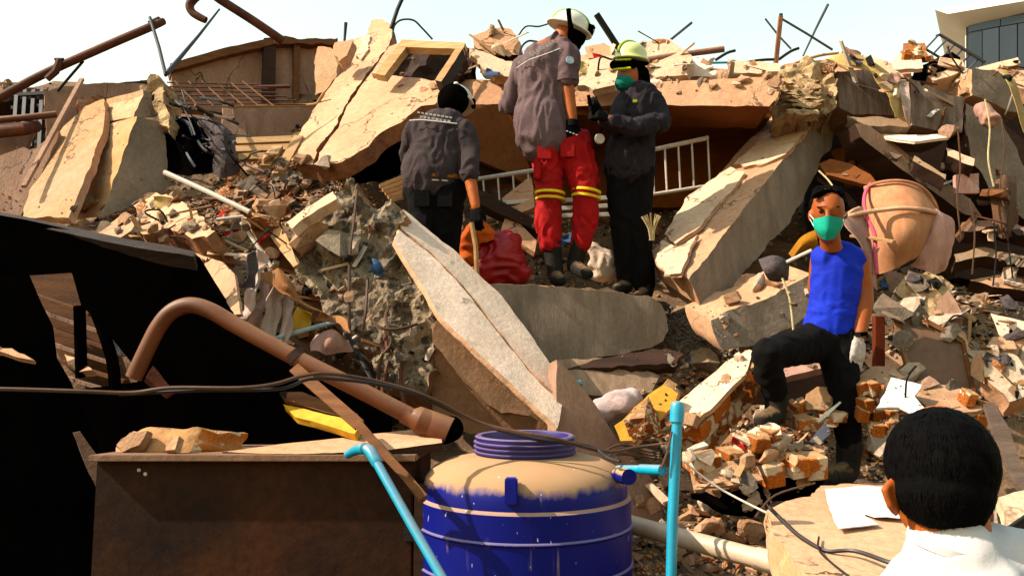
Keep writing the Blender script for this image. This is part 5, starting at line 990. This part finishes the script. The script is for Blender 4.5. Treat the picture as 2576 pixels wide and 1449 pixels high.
# ------------------------------------------------------------------ people
TS = bpy.data.scenes.new('sculpt')
def cap_geo(bm, p0, p1, r0, r1, flat=1., fdir=None, seg=16):
    p0, p1 = V3(p0), V3(p1); ax = p1-p0; L = ax.length; t = ax.normalized() if L > 1e-6 else V3((0, 0, 1))
    s = t.orthogonal().normalized(); q = t.cross(s); prof = []
    for i in range(6): a = -math.pi/2+i*math.pi/2/5; prof.append((r0*math.cos(a), r0*math.sin(a)))
    for i in range(6): a = i*math.pi/2/5; prof.append((r1*math.cos(a), L+r1*math.sin(a)))
    rings = []
    for r, h in prof:
        rings.append([bm.verts.new(p0+t*h+(s*math.cos(2*math.pi*k/seg)+q*math.sin(2*math.pi*k/seg))*max(r, 1e-4)) for k in range(seg)])
    if fdir is not None and flat != 1:
        fd = V3(fdir); fd = (fd-t*fd.dot(t)).normalized()
        for rg in rings:
            for v in rg: v.co -= fd*((v.co-p0).dot(fd)*(1-flat))
    for i in range(len(rings)-1):
        for k in range(seg): bm.faces.new((rings[i][k], rings[i][(k+1) % seg], rings[i+1][(k+1) % seg], rings[i+1][k]))
    bm.faces.new(list(reversed(rings[0]))); bm.faces.new(rings[-1])
def ell_geo(bm, c, r, rot=None):
    g = bmesh.ops.create_uvsphere(bm, u_segments=24, v_segments=16, radius=1)
    M = rot.to_matrix() if rot else Matrix.Identity(3)
    for v in g['verts']: v.co = V3(c)+M @ V3((v.co.x*r[0], v.co.y*r[1], v.co.z*r[2]))
def blob(name, parts, m, parent, vox=.012, sm=6, wr=0., ws=(14, 14, 5), seed=0, label=None):
    bm = bmesh.new()
    for p in parts:
        if p[0] == 'c':
            _, a, b, r0, r1, *x = p; cap_geo(bm, a, b, r0, r1, *(x if x else ()))
        else: ell_geo(bm, *p[1:])
    me = bpy.data.meshes.new(name); bm.to_mesh(me); bm.free()
    o = bpy.data.objects.new('tmp', me); TS.collection.objects.link(o)
    md = o.modifiers.new('r', 'REMESH'); md.mode = 'VOXEL'; md.voxel_size = vox
    s_ = o.modifiers.new('s', 'SMOOTH'); s_.iterations = sm; s_.factor = .5
    TS.view_layers[0].update()
    me2 = bpy.data.meshes.new_from_object(o.evaluated_get(TS.view_layers[0].depsgraph))
    bpy.data.objects.remove(o); bpy.data.meshes.remove(me); me2.name = name
    if wr:
        sd = V3((seed, seed*2, seed*3)); nv_ = len(me2.vertices)
        co = np.empty(nv_*3, np.float32); me2.vertices.foreach_get('co', co); co = co.reshape(-1, 3)
        no = np.empty(nv_*3, np.float32); me2.vertices.foreach_get('normal', no); no = no.reshape(-1, 3)
        am = np.empty((nv_, 1), np.float32)
        for i in range(nv_):
            c = co[i]; q = V3((c[0]*ws[0], c[1]*ws[1], c[2]*ws[2]))+sd
            q2 = q+V3((noise.noise(q*.7), noise.noise(q*.7+V3((9, 0, 0))), noise.noise(q*.7+V3((0, 7, 0)))))*1.4
            f = 1-abs(noise.noise(q2))*2.6
            am[i] = wr*(f*.9+.45*noise.noise(q2*2.1))
        me2.vertices.foreach_set('co', (co+no*am).ravel())
    me2.polygons.foreach_set('use_smooth', [True]*len(me2.polygons)); me2.materials.clear(); me2.update()
    return obj(name, me2, m, parent, label)
def hand_parts(w, d, n, size=1., curl=.6, thumb=1):
    """palm and five fingers: w wrist, d the way the hand points, n out of the palm's back"""
    d = V3(d).normalized(); n = V3(n); n = (n-d*n.dot(d)).normalized(); s = d.cross(n); k = size; out = []
    out.append(('c', w, w+d*.03*k, .026*k, .030*k, .7, n))
    out.append(('c', w+d*.035*k-s*.018*k, w+d*.085*k-s*.024*k, .019*k, .017*k)); out.append(('c', w+d*.035*k+s*.018*k, w+d*.085*k+s*.024*k, .019*k, .017*k)); out.append(('c', w+d*.03*k, w+d*.088*k, .022*k, .018*k))
    for i, L in enumerate((.062, .074, .070, .054)):
        b = w+d*.092*k+s*(i-1.5)*.0205*k; a1 = curl*.6; a2 = curl*1.3
        m1 = b+(d*math.cos(a1)-n*math.sin(a1))*L*.5*k; m2 = m1+(d*math.cos(a2)-n*math.sin(a2))*L*.5*k
        out += [('c', b-d*.01*k, m1, .0105*k, .0095*k), ('c', m1, m2, .0095*k, .0075*k)]
    b = w+d*.03*k+s*thumb*.026*k; m1 = b+(d*.7+s*thumb*.6-n*.3).normalized()*.036*k; m2 = m1+(d*.95+s*thumb*.1-n*.4).normalized()*.03*k
    out += [('c', b, m1, .013*k, .011*k), ('c', m1, m2, .011*k, .008*k)]
    return out
def ring(name, c, ax, r, h, m, parent, flat=1., fdir=(0, 1, 0)):
    me = lathe_mesh([(r-.006, -h/2), (r, -h/2+.002), (r, h/2-.002), (r-.006, h/2)], V3((0, 0, 0)), 32, ax)
    fd = V3(fdir)
    for v in me.vertices: v.co = v.co-fd*(v.co.dot(fd)*(1-flat))
    me.transform(Matrix.Translation(c)); return obj(name, me, m, parent)
def helmet(parent, c, ax, front, r, m, brim=.03, band=None, tall=1.):
    """shell with brim round axis ax, longer along 'front'"""
    ax = V3(ax).normalized(); fr = V3(front); fr = (fr-ax*fr.dot(ax)).normalized(); sd = ax.cross(fr)
    prof = [(r+brim, -.006), (r+brim+.004, 0), (r+brim, .006), (r+.006, .012), (r, .03)]
    prof += [(r*math.cos(a), .03+r*.86*tall*math.sin(a)) for a in np.linspace(.15, 1.5, 9)]
    me = lathe_mesh(prof, V3((0, 0, 0)), 40)
    M = Matrix((fr*1.12, sd, ax)).transposed().to_4x4(); M.translation = c
    me.transform(M); sh = obj('helmet', me, m, parent)
    rd = [c+fr*(r*1.12+.004)*math.cos(a)+ax*(.03+(r*.86*tall+.004)*math.sin(a)) for a in np.linspace(.05, math.pi-.05, 18)]
    obj('ridge', tube_mesh(rd, .012, 8, flat=1.), band or m, sh)
    return sh

sk = blob('sack', [('e', P(1515, 668, 6.5), (.11, .1, .11)), ('c', P(1500, 640, 6.5), P(1490, 622, 6.5), .06, .03)], SACK, None, .012, 5, .02, (9, 9, 9), 2)
tag(sk, 'white dusty sack slumped between red boots and black trousers', 'sack')
sk = blob('pillow', [('c', P(1505, 1040, 4.95), P(1590, 1000, 4.95), .07, .06), ('e', P(1560, 1012, 4.92), (.09, .07, .07))], mat('pale_pillow', (.62, .52, .50), (.5, .4, .38), 4.), None, .012, 6, .012, (8, 8, 8), 5)
tag(sk, 'pale pillow wedged behind the speckled wall fragment', 'pillow')
sk = blob('bundle', [('c', P(2470, 275, 6.5), P(2490, 300, 6.45), .05, .06)], PINKC, None, .012, 5, .015, (9, 9, 9), 3)
tag(sk, 'small pink cloth bundle under the rounded concrete block', 'cloth')
ot = thing('red_bag', 'dark red slumped bag with orange top flap behind the digging arm', 'bag', P(1245, 705, 6.05))
blob('body', [('e', P(1262, 655, 6.08), (.155, .15, .16)), ('e', P(1215, 668, 6.05), (.13, .13, .13)), ('c', P(1250, 690, 6.05), P(1310, 692, 6.08), .09, .07), ('e', P(1270, 610, 6.1), (.11, .1, .07))], TUBM, ot, .012, 5, .018, (7, 7, 8), 3)
blob('flap', [('e', P(1205, 590, 6.0), (.10, .08, .075)), ('c', P(1180, 600, 5.98), P(1178, 650, 5.97), .06, .05)], mat('orange_fabric', (.62, .20, .03), (.52, .15, .02), 4., bump=.2), ot, .011, 5, .015, (8, 8, 8), 5)
# --- rescuer digging, back to the camera
d = 5.75; J = lambda u, v, dd=0: P(u, v, d+dd)
a = thing('person', 'person bending over a shovel, grey shirt, black trousers, dark helmet', 'person', J(1090, 810))
FR = (0, 1, 0)
blob('body', [('e', J(1142, 258, .2), (.076, .092, .11)), ('c', J(1130, 310, .1), J(1141, 270, .18), .062, .056), ('c', J(1110, 340, .05), J(1090, 440), .15, .13, .6, FR), ('c', J(1062, 330, .05), J(1162, 332, .02), .055, .055),
              ('c', J(1165, 335), J(1184, 385, -.03), .05, .045), ('c', J(1184, 385, -.03), J(1181, 440, -.1), .045, .044), ('c', J(1181, 440, -.1), J(1197, 522, -.15), .044, .031)], SKIN, a, .012)
blob('shirt', [('c', J(1112, 345, .03), J(1092, 425, 0), .192, .178, .62, FR), ('c', J(1100, 400, .02), J(1088, 436, 0), .19, .20, .74, FR), ('c', J(1050, 330, .05), J(1160, 332, .02), .078, .078), ('c', J(1082, 318, .07), J(1140, 316, .06), .075, .075),
               ('c', J(1124, 305, .1), J(1138, 293, .13), .068, .062), ('c', J(1166, 335), J(1184, 385, -.03), .078, .068), ('c', J(1184, 385, -.03), J(1182, 438, -.1), .068, .060), ('c', J(1046, 335, .05), J(1030, 390, .12), .076, .062), ('c', J(1030, 390, .12), J(1070, 430, .3), .06, .05)], UNIFM, a, .010, 4, .013, (11, 11, 6), 3)
blob('trousers', [('c', J(1062, 480), J(1125, 480), .125, .125, .85, FR), ('c', J(1068, 495), J(1080, 640, -.03), .115, .088), ('c', J(1080, 640, -.03), J(1082, 805, .05), .088, .065), ('c', J(1122, 495), J(1118, 640), .115, .088), ('c', J(1118, 640), J(1122, 810), .088, .065), ('c', J(1092, 455), J(1092, 480), .155, .155, .66, FR)], BLACKC, a, .012, 5, .010, (11, 11, 6), 5)
ring('belt', J(1092, 452), (0, 0, 1), .190, .03, mat('tan_belt', (.42, .20, .07), (.3, .13, .05), 6.), a, .76)
ring('belt_edge', J(1092, 466), (0, 0, 1), .182, .012, RAILM, a, .78)
for fx in (1080, 1124): blob('boot', [('c', J(fx, 790, .03), J(fx, 815, .02), .06, .06), ('c', J(fx, 815), J(fx, 815, .16), .05, .042)], BOOT, a, .012)
gl = hand_parts(J(1197, 520, -.15), J(1199, 600, -.17)-J(1197, 520, -.15), (-.3, -1, 0), 1.05, 1.0, -1)
blob('glove', gl, BLACKC, a, .006, 3)
hm = helmet(a, J(1146, 262, .2), (.12, .30, .94), (.1, 1, 0), .112, HELW, .012)
blob('neck_guard', [('e', J(1140, 252, .135), (.108, .098, .110))], BLACKM, a, .01)
obj('lamp_bracket', box_mesh(J(1191, 262, .2), .03, .05, .06, bev=.006), BLACKM, a)
for row, n in ((0, 9), (1, 8)):
    for k in range(n):
        u0 = 1050+k*10+row*6; vv = 283+k*1.6+row*11
        obj('lettering', bar_mesh(J(u0, vv, -.075-.012*row), J(u0+6.5+random.uniform(-1, 1), vv+1, -.075-.012*row), .004, .013 if row else .010, (0, -.2, 1)), PAPER, a)
T('piping', None, None, [(1030, 304, d-.06), (1060, 302, d-.10), (1100, 306, d-.115), (1150, 312, d-.10)], .004, PAPER, parent=a, seg=5)
ring('cuff', J(1181, 436, -.1), (.05, -.1, 1), .066, .03, UNIFM, a)
for fx in (1062, 1120): obj('back_pocket', box_mesh(J(fx, 500, -.125), .10, .012, .11, bev=.005), BLACKC, a)
sv = thing('shovel', 'wooden shovel handle gripped by the bending person', 'shovel', J(1200, 740, -.2))
T('handle', None, None, [(1186, 560, d-.19), (1197, 620, d-.19), (1201, 720, d-.2)], .015, WOODY, parent=sv)
S('blade', None, None, [(1190, 718), (1212, 718), (1212, 760), (1200, 772), (1190, 760)], (1200, 740, d-.2, 0, -.9, .4), .006, IRON, parent=sv, jit=0)

# --- rescuer in red trousers
d = 6.2; J = lambda u, v, dd=0: P(u, v, d+dd)
a = thing('person', 'person in grey shirt and red trousers looking down, black gloves, helmet lamp', 'person', J(1420, 710))
blob('body', [('e', J(1428, 84, .06), (.092, .085, .115), Quaternion((0, 1, 0), .5)), ('c', J(1395, 128, .02), J(1416, 98, .05), .064, .06), ('c', J(1380, 150), J(1368, 320), .15, .14, .65, FR), ('c', J(1335, 160, .05), J(1425, 138, -.02), .055, .055), ('e', J(1448, 100, .05), (.03, .04, .03)),
              ('c', J(1428, 145, -.05), J(1426, 208, -.08), .055, .052), ('c', J(1426, 208, -.08), J(1441, 305, -.1), .052, .034), ('c', J(1318, 168, .1), J(1282, 260, .15), .05, .045), ('c', J(1282, 260, .15), J(1310, 320, .35), .044, .035)], SKIN, a, .012)
blob('shirt', [('c', J(1376, 172), J(1364, 318), .195, .185, .66, FR), ('c', J(1362, 300), J(1370, 340), .195, .20, .80, FR), ('c', J(1326, 166, .05), J(1424, 140, -.02), .080, .080), ('c', J(1352, 144, .02), J(1412, 126, 0), .085, .08), ('c', J(1384, 122, .02), J(1398, 106, .04), .075, .066),
               ('c', J(1428, 140, -.05), J(1426, 200, -.08), .085, .076), ('c', J(1316, 168, .1), J(1278, 268, .15), .075, .064)], UNIF, a, .010, 4, .014, (10, 10, 5), 11)
blob('trousers', [('c', J(1368, 360), J(1428, 356), .125, .122, .9, FR), ('c', J(1374, 372), J(1384, 490, -.02), .118, .086), ('c', J(1384, 490, -.02), J(1378, 560), .086, .088), ('c', J(1378, 560), J(1384, 612), .088, .072),
                  ('c', J(1440, 368), J(1474, 488, -.02), .118, .084), ('c', J(1474, 488, -.02), J(1472, 560), .084, .084), ('c', J(1472, 560), J(1462, 610), .084, .066), ('c', J(1462, 345, .04), J(1488, 450, .03), .055, .06)], REDC, a, .010, 4, .013, (11, 11, 8), 17)
for (u, v, r, sl) in ((1384, 487, .105, 0), (1385, 502, .105, 0), (1475, 482, .103, .1), (1474, 497, .103, .1)):
    ring('reflective_band', J(u, v, -.02), (.05+sl, 0, 1), r, .020, REFL, a)
for p in ([('c', J(1388, 610), J(1398, 695, .02), .062, .055), ('c', J(1398, 700), J(1408, 706, -.14), .05, .04)], [('c', J(1460, 610), J(1446, 665, .02), .060, .055), ('c', J(1446, 672), J(1478, 690, -.12), .05, .04)]):
    blob('boot', p, BOOT, a, .011, 4, .006)
blob('glove', hand_parts(J(1441, 302, -.1), J(1436, 372, -.12)-J(1441, 302, -.1), (.2, -1, .1), 1.12, .7, -1), BLACKC, a, .006, 3)
ring('glove_cuff', J(1440, 312, -.1), (.1, 0, 1), .046, .05, BLACKC, a)
for k in range(4): obj('glove_print', bar_mesh(J(1424+k*8, 330+k*3, -.155), J(1429+k*8, 331+k*3, -.155), .004, .006), PAPER, a)
ring('cuff', J(1426, 203, -.08), (-.03, 0, 1), .083, .03, UNIF, a)
obj('cargo_pocket', box_mesh(J(1352, 430, -.06), .05, .11, .14, bev=.01), REDC, a)
for fx, fv in ((1370, 372), (1428, 366)): obj('back_pocket', box_mesh(J(fx, fv+12, -.125), .10, .014, .10, bev=.006), REDC, a)
T('piping', None, None, [(1300, 172, d-.07), (1330, 152, d-.135), (1370, 138, d-.145), (1412, 122, d-.11)], .004, PAPER, parent=a, seg=5)
ob_ax = V3((.36, -.08, .92)); hc = J(1432, 74, .04)
hm = helmet(a, hc, ob_ax, (.93, 0, -.36), .118, HELW, .032, LIME)
fr = V3((.93, 0, -.36))
obj('lamp', box_mesh(hc+fr*.135+ob_ax*.045, .075, .07, .07, V3((.93, 0, -.36)).to_track_quat('X', 'Z'), .01), BLACKM, a)
obj('lens', lathe_mesh([(.026, 0), (.026, .006), (.02, .009)], hc+fr*.165+ob_ax*.045, 20, fr), PAPER, a)
T('aerial', None, None, [(1436, 72, d-.12), (1432, 46, d-.12), (1430, 24, d-.12)], [.02, .016, .018], BLACKM, parent=a)
blob('neck_guard', [('e', J(1442, 92, .06), (.095, .095, .085), Quaternion((0, 1, 0), .4)), ('c', J(1452, 100, .05), J(1448, 118, .05), .05, .04)], BLACKM, a, .01)
obj('badge', lathe_mesh([(.03, 0), (.028, .004)], J(1434, 152, -.175), 24, (.25, -1, .1)), mat('badge_blue', (.45, .58, .75), (.7, .75, .8), 30.), a)
for k in range(12):
    u0 = 1302+k*8; vv = 159-k*4.6
    obj('lettering', bar_mesh(J(u0, vv, -.135), J(u0+6, vv-3, -.137), .004, .014, (0, -.3, 1)), PAPER, a)
    if k < 9: obj('lettering', bar_mesh(J(u0+30, vv-22, -.10), J(u0+35, vv-25, -.10), .004, .009, (0, -.3, 1)), PAPER, a)

# --- rescuer in dark uniform with mask
d = 6.3; J = lambda u, v, dd=0: P(u, v, d+dd)
a = thing('person', 'person in dark uniform with teal face mask, white helmet and goggles', 'person', J(1590, 735))
FD = (-.75, -.66, 0)
blob('body', [('e', J(1580, 196, 0), (.082, .092, .118)), ('c', J(1596, 245, .03), J(1586, 212, 0), .058, .056), ('c', J(1602, 260), J(1585, 400), .14, .13, .75, FD), ('c', J(1575, 262, 0), J(1642, 258, .02), .055, .055),
              ('c', J(1644, 262, 0), J(1662, 310, -.08), .05, .045), ('c', J(1662, 310, -.08), J(1590, 322, -.28), .045, .04), ('c', J(1590, 322, -.28), J(1530, 300, -.32), .04, .03), ('c', J(1570, 265, 0), J(1545, 318, -.15), .05, .04), ('c', J(1545, 318, -.15), J(1510, 290, -.3), .04, .03)], SKIN, a, .012)
blob('shirt', [('c', J(1604, 268), J(1586, 385), .178, .158, .75, FD), ('c', J(1588, 370), J(1582, 414), .17, .178, .95, FD), ('c', J(1574, 262, 0), J(1642, 256, .02), .075, .08), ('c', J(1590, 246, .02), J(1612, 240, .03), .075, .072),
               ('c', J(1644, 262, 0), J(1660, 308, -.08), .082, .070), ('c', J(1660, 308, -.08), J(1592, 322, -.28), .070, .056), ('c', J(1592, 322, -.28), J(1545, 306, -.32), .055, .045), ('c', J(1570, 265, 0), J(1545, 318, -.15), .075, .06), ('c', J(1545, 318, -.15), J(1520, 300, -.28), .055, .045)], UNIFD, a, .010, 4, .013, (12, 12, 8), 23)
blob('trousers', [('c', J(1562, 425), J(1606, 425), .12, .12, .9, FD), ('c', J(1562, 440), J(1566, 560, -.03), .11, .085), ('c', J(1566, 560, -.03), J(1578, 700, .03), .085, .068), ('c', J(1606, 440), J(1604, 560, -.03), .11, .085), ('c', J(1604, 560, -.03), J(1622, 715, 0), .085, .070)], BLACKC, a, .012, 5, .011, (12, 12, 5), 29)
for p in ([('c', J(1578, 690, .03), J(1574, 715, .02), .065, .055), ('c', J(1574, 722), J(1548, 728, -.1), .048, .04)], [('c', J(1622, 700), J(1624, 730), .066, .055), ('c', J(1624, 738), J(1606, 748, -.12), .048, .04)]):
    blob('boot', p, BOOT, a, .011, 4, .006)
blob('glove', hand_parts(J(1532, 300, -.32), V3((-.8, -.3, .25)), (.1, -1, .3), 1., 1.1, 1), BLACKC, a, .006, 3)
blob('glove', hand_parts(J(1514, 292, -.29), V3((-.6, -.3, .7)), (-.4, -.6, -.2), 1., 1.0, -1), BLACKC, a, .006, 3)
hm = helmet(a, J(1587, 152, .0), (.05, -.12, .98), (-.8, -.6, 0), .108, mat('lime_white_helmet', (.80, .84, .50), (.72, .76, .40), 4., rough=.35, bump=0., spec=.5, fine=.05), .012, LIME, 1.05)
hd = J(1580, 196, 0)
blob('face_mask', [('e', J(1572, 209, -.035), (.072, .068, .064))], MASKD, a, .007, 4, .003, (10, 10, 40), 2)
gg = J(1566, 166, -.07)
blob('goggles', [('c', J(1545, 164, -.06), J(1592, 162, -.085), .036, .036, .7, (-.3, -1, 0)), ('c', J(1592, 162, -.06), J(1626, 160, .02), .022, .02)], BLACKM, a, .008)
blob('goggles_trim', [('c', J(1545, 176, -.085), J(1585, 172, -.112), .010, .010), ('c', J(1550, 152, -.085), J(1586, 150, -.110), .008, .008)], LIME, a, .005, 2)
blob('neck_guard', [('e', J(1604, 196, .03), (.075, .085, .12)), ('c', J(1622, 180, .03), J(1630, 225, .04), .03, .03)], BLACKM, a, .01)
obj('shoulder_patch', lathe_mesh([(.028, 0), (.026, .004)], J(1652, 278, -.092), 24, (.5, -1, .3)), mat('patch_grey', (.28, .24, .26), (.12, .1, .11), 60.), a)
obj('chest_badge', box_mesh(J(1598, 255, -.15), .035, .012, .022, bev=.004), LIME, a)
rd_ = thing('radio', 'black handheld radio held up by the masked rescuer', 'radio', J(1495, 310, -.33))
obj('body', box_mesh(J(1497, 286, -.34), .05, .035, .10, bev=.006), BLACKM, rd_); T('antenna', None, None, [(1486, 268, d-.34), (1480, 240, d-.35)], .012, BLACKM, parent=rd_)
tr = thing('tape_roll', 'white tape roll hanging at the masked rescuer\'s waist', 'tape', J(1508, 360, -.2))
me = lathe_mesh([(.012, -.012), (.034, -.012), (.036, 0), (.034, .012), (.012, .012)], J(1508, 350, -.2), 24, (.3, -1, 0)); obj('roll', me, PAPER, tr)
T('cord', None, None, [(1508, 340, d-.2), (1516, 320, d-.22), (1528, 306, d-.28)], .006, BLACKM, parent=tr)

# --- man in the blue vest
d = 4.9; J = lambda u, v, dd=0: P(u, v, d+dd)
a = thing('person', 'masked man in blue sleeveless vest standing with one foot raised, white glove', 'person', J(2110, 1215))
FV = (-.1, -1, 0); H = -.12
blob('body', [('e', J(2083, 528, H), (.083, .098, .118)), ('e', J(2083, 575, H-.015), (.062, .078, .075)), ('c', J(2092, 640, -.02), J(2086, 585, H+.03), .056, .054), ('c', J(2108, 665), J(2092, 830), .125, .115, .68, FV), ('c', J(2070, 645, .02), J(2150, 648, 0), .048, .05),
              ('e', J(2038, 543, H+.02), (.012, .02, .032)), ('e', J(2127, 541, H+.02), (.012, .02, .032)), ('c', J(2082, 532, H-.098), J(2082, 552, H-.108), .012, .017), ('c', J(2060, 523, H-.083), J(2076, 524, H-.092), .011, .009), ('c', J(2091, 524, H-.092), J(2107, 523, H-.083), .009, .011),
              ('c', J(2160, 650, 0), J(2174, 728, .0), .058, .049), ('c', J(2174, 728, 0), J(2175, 762, -.02), .048, .049), ('c', J(2175, 762, -.02), J(2164, 840, -.08), .049, .033), ('c', J(2062, 650, .02), J(2050, 725, .12), .05, .042), ('c', J(2050, 725, .12), J(2075, 800, .2), .04, .03)], SKIN, a, .0085, 4)
for e in (2066, 2101):
    eo = obj('eye', lathe_mesh([(.011, -.004), (.0115, 0), (.007, .003)], J(e, 533, H-.086), 14, (0, -1, 0)), mat('eye_dark', (.05, .03, .022), None, 5., rough=.35, bump=0.), a)
    obj('eyebrow', bar_mesh(J(e-11, 522, H-.091), J(e+11, 521, H-.093), .006, .006), HAIR, a)
hb = [('e', J(2084, 505, H+.035), (.090, .092, .078)), ('e', J(2121, 518, H+.04), (.016, .05, .05)), ('e', J(2046, 518, H+.04), (.015, .05, .045))]
for k in range(9): hb.append(('c', J(2050+k*8, 492-6*math.sin(k*.4), H-.05), J(2048+k*8.6+random.uniform(-5, 5), 486-12*math.sin(k*.38)+random.uniform(-5, 5), H-.08), .018, .006))
hb += [('c', J(2058, 484, H), J(2110, 484, H), .03, .03)]
blob('hair', hb, HAIR, a, .008, 3, .006, (40, 40, 40), 3)
SH('face_mask', None, None, [[(2046, 552, d+H-.05), (2062, 549, d+H-.092), (2083, 544, d+H-.125), (2104, 547, d+H-.092), (2119, 550, d+H-.05)], [(2048, 566, d+H-.055), (2062, 568, d+H-.10), (2083, 568, d+H-.132), (2103, 566, d+H-.10), (2118, 565, d+H-.055)],
                             [(2052, 580, d+H-.05), (2064, 586, d+H-.095), (2083, 588, d+H-.122), (2101, 585, d+H-.095), (2114, 578, d+H-.05)], [(2062, 592, d+H-.035), (2070, 600, d+H-.075), (2084, 604, d+H-.098), (2098, 599, d+H-.075), (2106, 590, d+H-.035)]], MASKM, parent=a, wr=.0025, ws=30, sub=5)
for k, (p, q) in enumerate((((2048, 553), (2037, 540)), ((2117, 551), (2129, 538)), ((2054, 582), (2038, 552)), ((2113, 580), (2128, 550)))):
    T('ear_loop', None, None, [(*p, d+H-.05), (*q, d+H)], .003, PAPER, parent=a, seg=5)
blob('vest', [('c', J(2108, 668), J(2096, 790), .138, .128, .70, FV), ('c', J(2096, 780), J(2084, 830), .130, .136, .74, FV), ('c', J(2066, 642, .01), J(2148, 646, .01), .050, .050), ('c', J(2078, 652, 0), J(2140, 657, 0), .080, .082)], BLUEC, a, .008, 5, .006, (8, 8, 11), 31)
ring('collar', J(2090, 628, -.025), (-.05, -.45, .9), .068, .012, mat('navy_trim', (.012, .02, .12), None, 5.), a, 1)
blob('armhole_trim', [('c', J(2150, 622, -.03), J(2146, 670, -.06), .010, .010), ('c', J(2146, 670, -.06), J(2150, 690, -.05), .010, .010)], mat('navy_trim', (.012, .02, .12)), a, .005, 2)
blob('trousers', [('c', J(2062, 852), J(2114, 858), .112, .112, .85, FV), ('c', J(2056, 864, -.02), J(1930, 890, -.28), .098, .078), ('c', J(1930, 890, -.28), J(1936, 935, -.24), .078, .072), ('c', J(1936, 935, -.24), J(1955, 1002, -.17), .072, .054),
                  ('c', J(2108, 875), J(2122, 975, -.05), .105, .082), ('c', J(2122, 975, -.05), J(2138, 1132, -.02), .082, .058)], BLACKC, a, .011, 5, .009, (12, 12, 7), 37)
blob('boot', [('c', J(1954, 995, -.17), J(1950, 1040, -.16), .060, .055), ('c', J(1950, 1046, -.17), J(1915, 1058, -.33), .050, .038)], BOOT, a, .01, 4, .006)
blob('boot', [('c', J(2138, 1120, -.02), J(2132, 1185, -.02), .066, .056), ('c', J(2130, 1190, -.03), J(2062, 1200, -.2), .056, .042)], BOOT, a, .01, 4, .006)
blob('glove', hand_parts(J(2160, 848, -.08), V3((-.18, -.12, -1)), (.45, -.85, 0), 1.22, .45, -1), GLOVW, a, .0055, 3, .002, (40, 40, 20), 2)
ring('wristwatch', J(2163, 840, -.08), (-.05, -.1, 1), .040, .022, BLACKM, a)
obj('watch_face', box_mesh(J(2158, 842, -.12), .028, .012, .028, bev=.004), IRON, a)

# --- man in the white tee, from behind
d = 1.5; J = lambda u, v, dd=0: P(u, v, d+dd)
a = thing('person', 'black haired man in white tee seen from behind beside the floor slab', 'person', V3((P(2440, 1449, 1.5).x, 1.5, 0)))
blob('body', [('e', J(2366, 1185, .03), (.074, .096, .108)), ('e', J(2362, 1265, .06), (.066, .075, .07)), ('c', J(2376, 1280, .02), J(2412, 1420, 0), .061, .064), ('c', J(2440, 1680), J(2450, 2100), .15, .14, .6, FR), ('c', J(2300, 1540), J(2600, 1530), .04, .04),
              ('e', J(2247, 1245, .015), (.009, .016, .030)), ('c', J(2238, 1216, .01), J(2226, 1232, .0), .007, .007), ('c', J(2226, 1232, .0), J(2238, 1268, .0), .007, .006), ('c', J(2238, 1268, .0), J(2254, 1286, .01), .007, .008), ('e', J(2478, 1295, .03), (.012, .018, .03))], SKIN, a, .005, 4)
hh = blob('hair', [('e', J(2367, 1166, .015), (.0855, .100, .092)), ('e', J(2374, 1235, -.005), (.076, .080, .062)), ('c', J(2350, 1270, -.025), J(2425, 1282, -.025), .036, .036), ('c', J(2370, 1304, -.02), J(2425, 1312, -.02), .020, .020), ('c', J(2296, 1190, .0), J(2290, 1230, .0), .028, .014)], HAIR, a, .006, 6, .0015, (60, 60, 30), 4)
rs = random.Random(9); vs = []; fs = []
hv = hh.data.vertices; L0 = hh.parent.location
for k in range(6500):
    v = hv[rs.randrange(len(hv))]; p = v.co+L0; n = v.normal
    t = V3((rs.uniform(-.25, .25), rs.uniform(-.1, .1), -1)); t = (t-n*t.dot(n)); t = (t.normalized()+n*rs.uniform(.0, .16)).normalized(); s = t.cross(n).normalized()*.0007
    L = rs.uniform(.012, .028); i = len(vs); p = p-n*.002
    vs += [p-s, p+s, p+t*L*.55+n*.001+s*.7, p+t*L*.55+n*.001-s*.7, p+t*L-n*.002]; fs += [(i, i+1, i+2, i+3), (i+3, i+2, i+4)]
me = bpy.data.meshes.new('hair_strands'); me.from_pydata([tuple(x) for x in vs], [], fs); me.update(); so_ = obj('hair_strands', me, HAIR, hh); so_['kind'] = 'stuff'
blob('tee_shirt', [('c', J(2410, 1412, .0), J(2425, 1450, 0), .078, .098, 1., FR), ('c', J(2420, 1445, 0), J(2290, 1530, .0), .066, .062), ('c', J(2450, 1425, 0), J(2690, 1465, .0), .070, .066), ('c', J(2450, 1690), J(2450, 2100), .185, .17, .6, FR), ('c', J(2350, 1510), J(2600, 1490), .08, .08), ('c', J(2290, 1530), J(2250, 1830), .062, .06), ('c', J(2690, 1465), J(2740, 1820), .064, .06)], TEEW, a, .007, 8, .006, (9, 9, 14), 41)
ring('neckband', J(2404, 1366, 0), (.16, -.2, 1), .0735, .016, TEEW, a, 1.)

bpy.data.scenes.remove(TS)
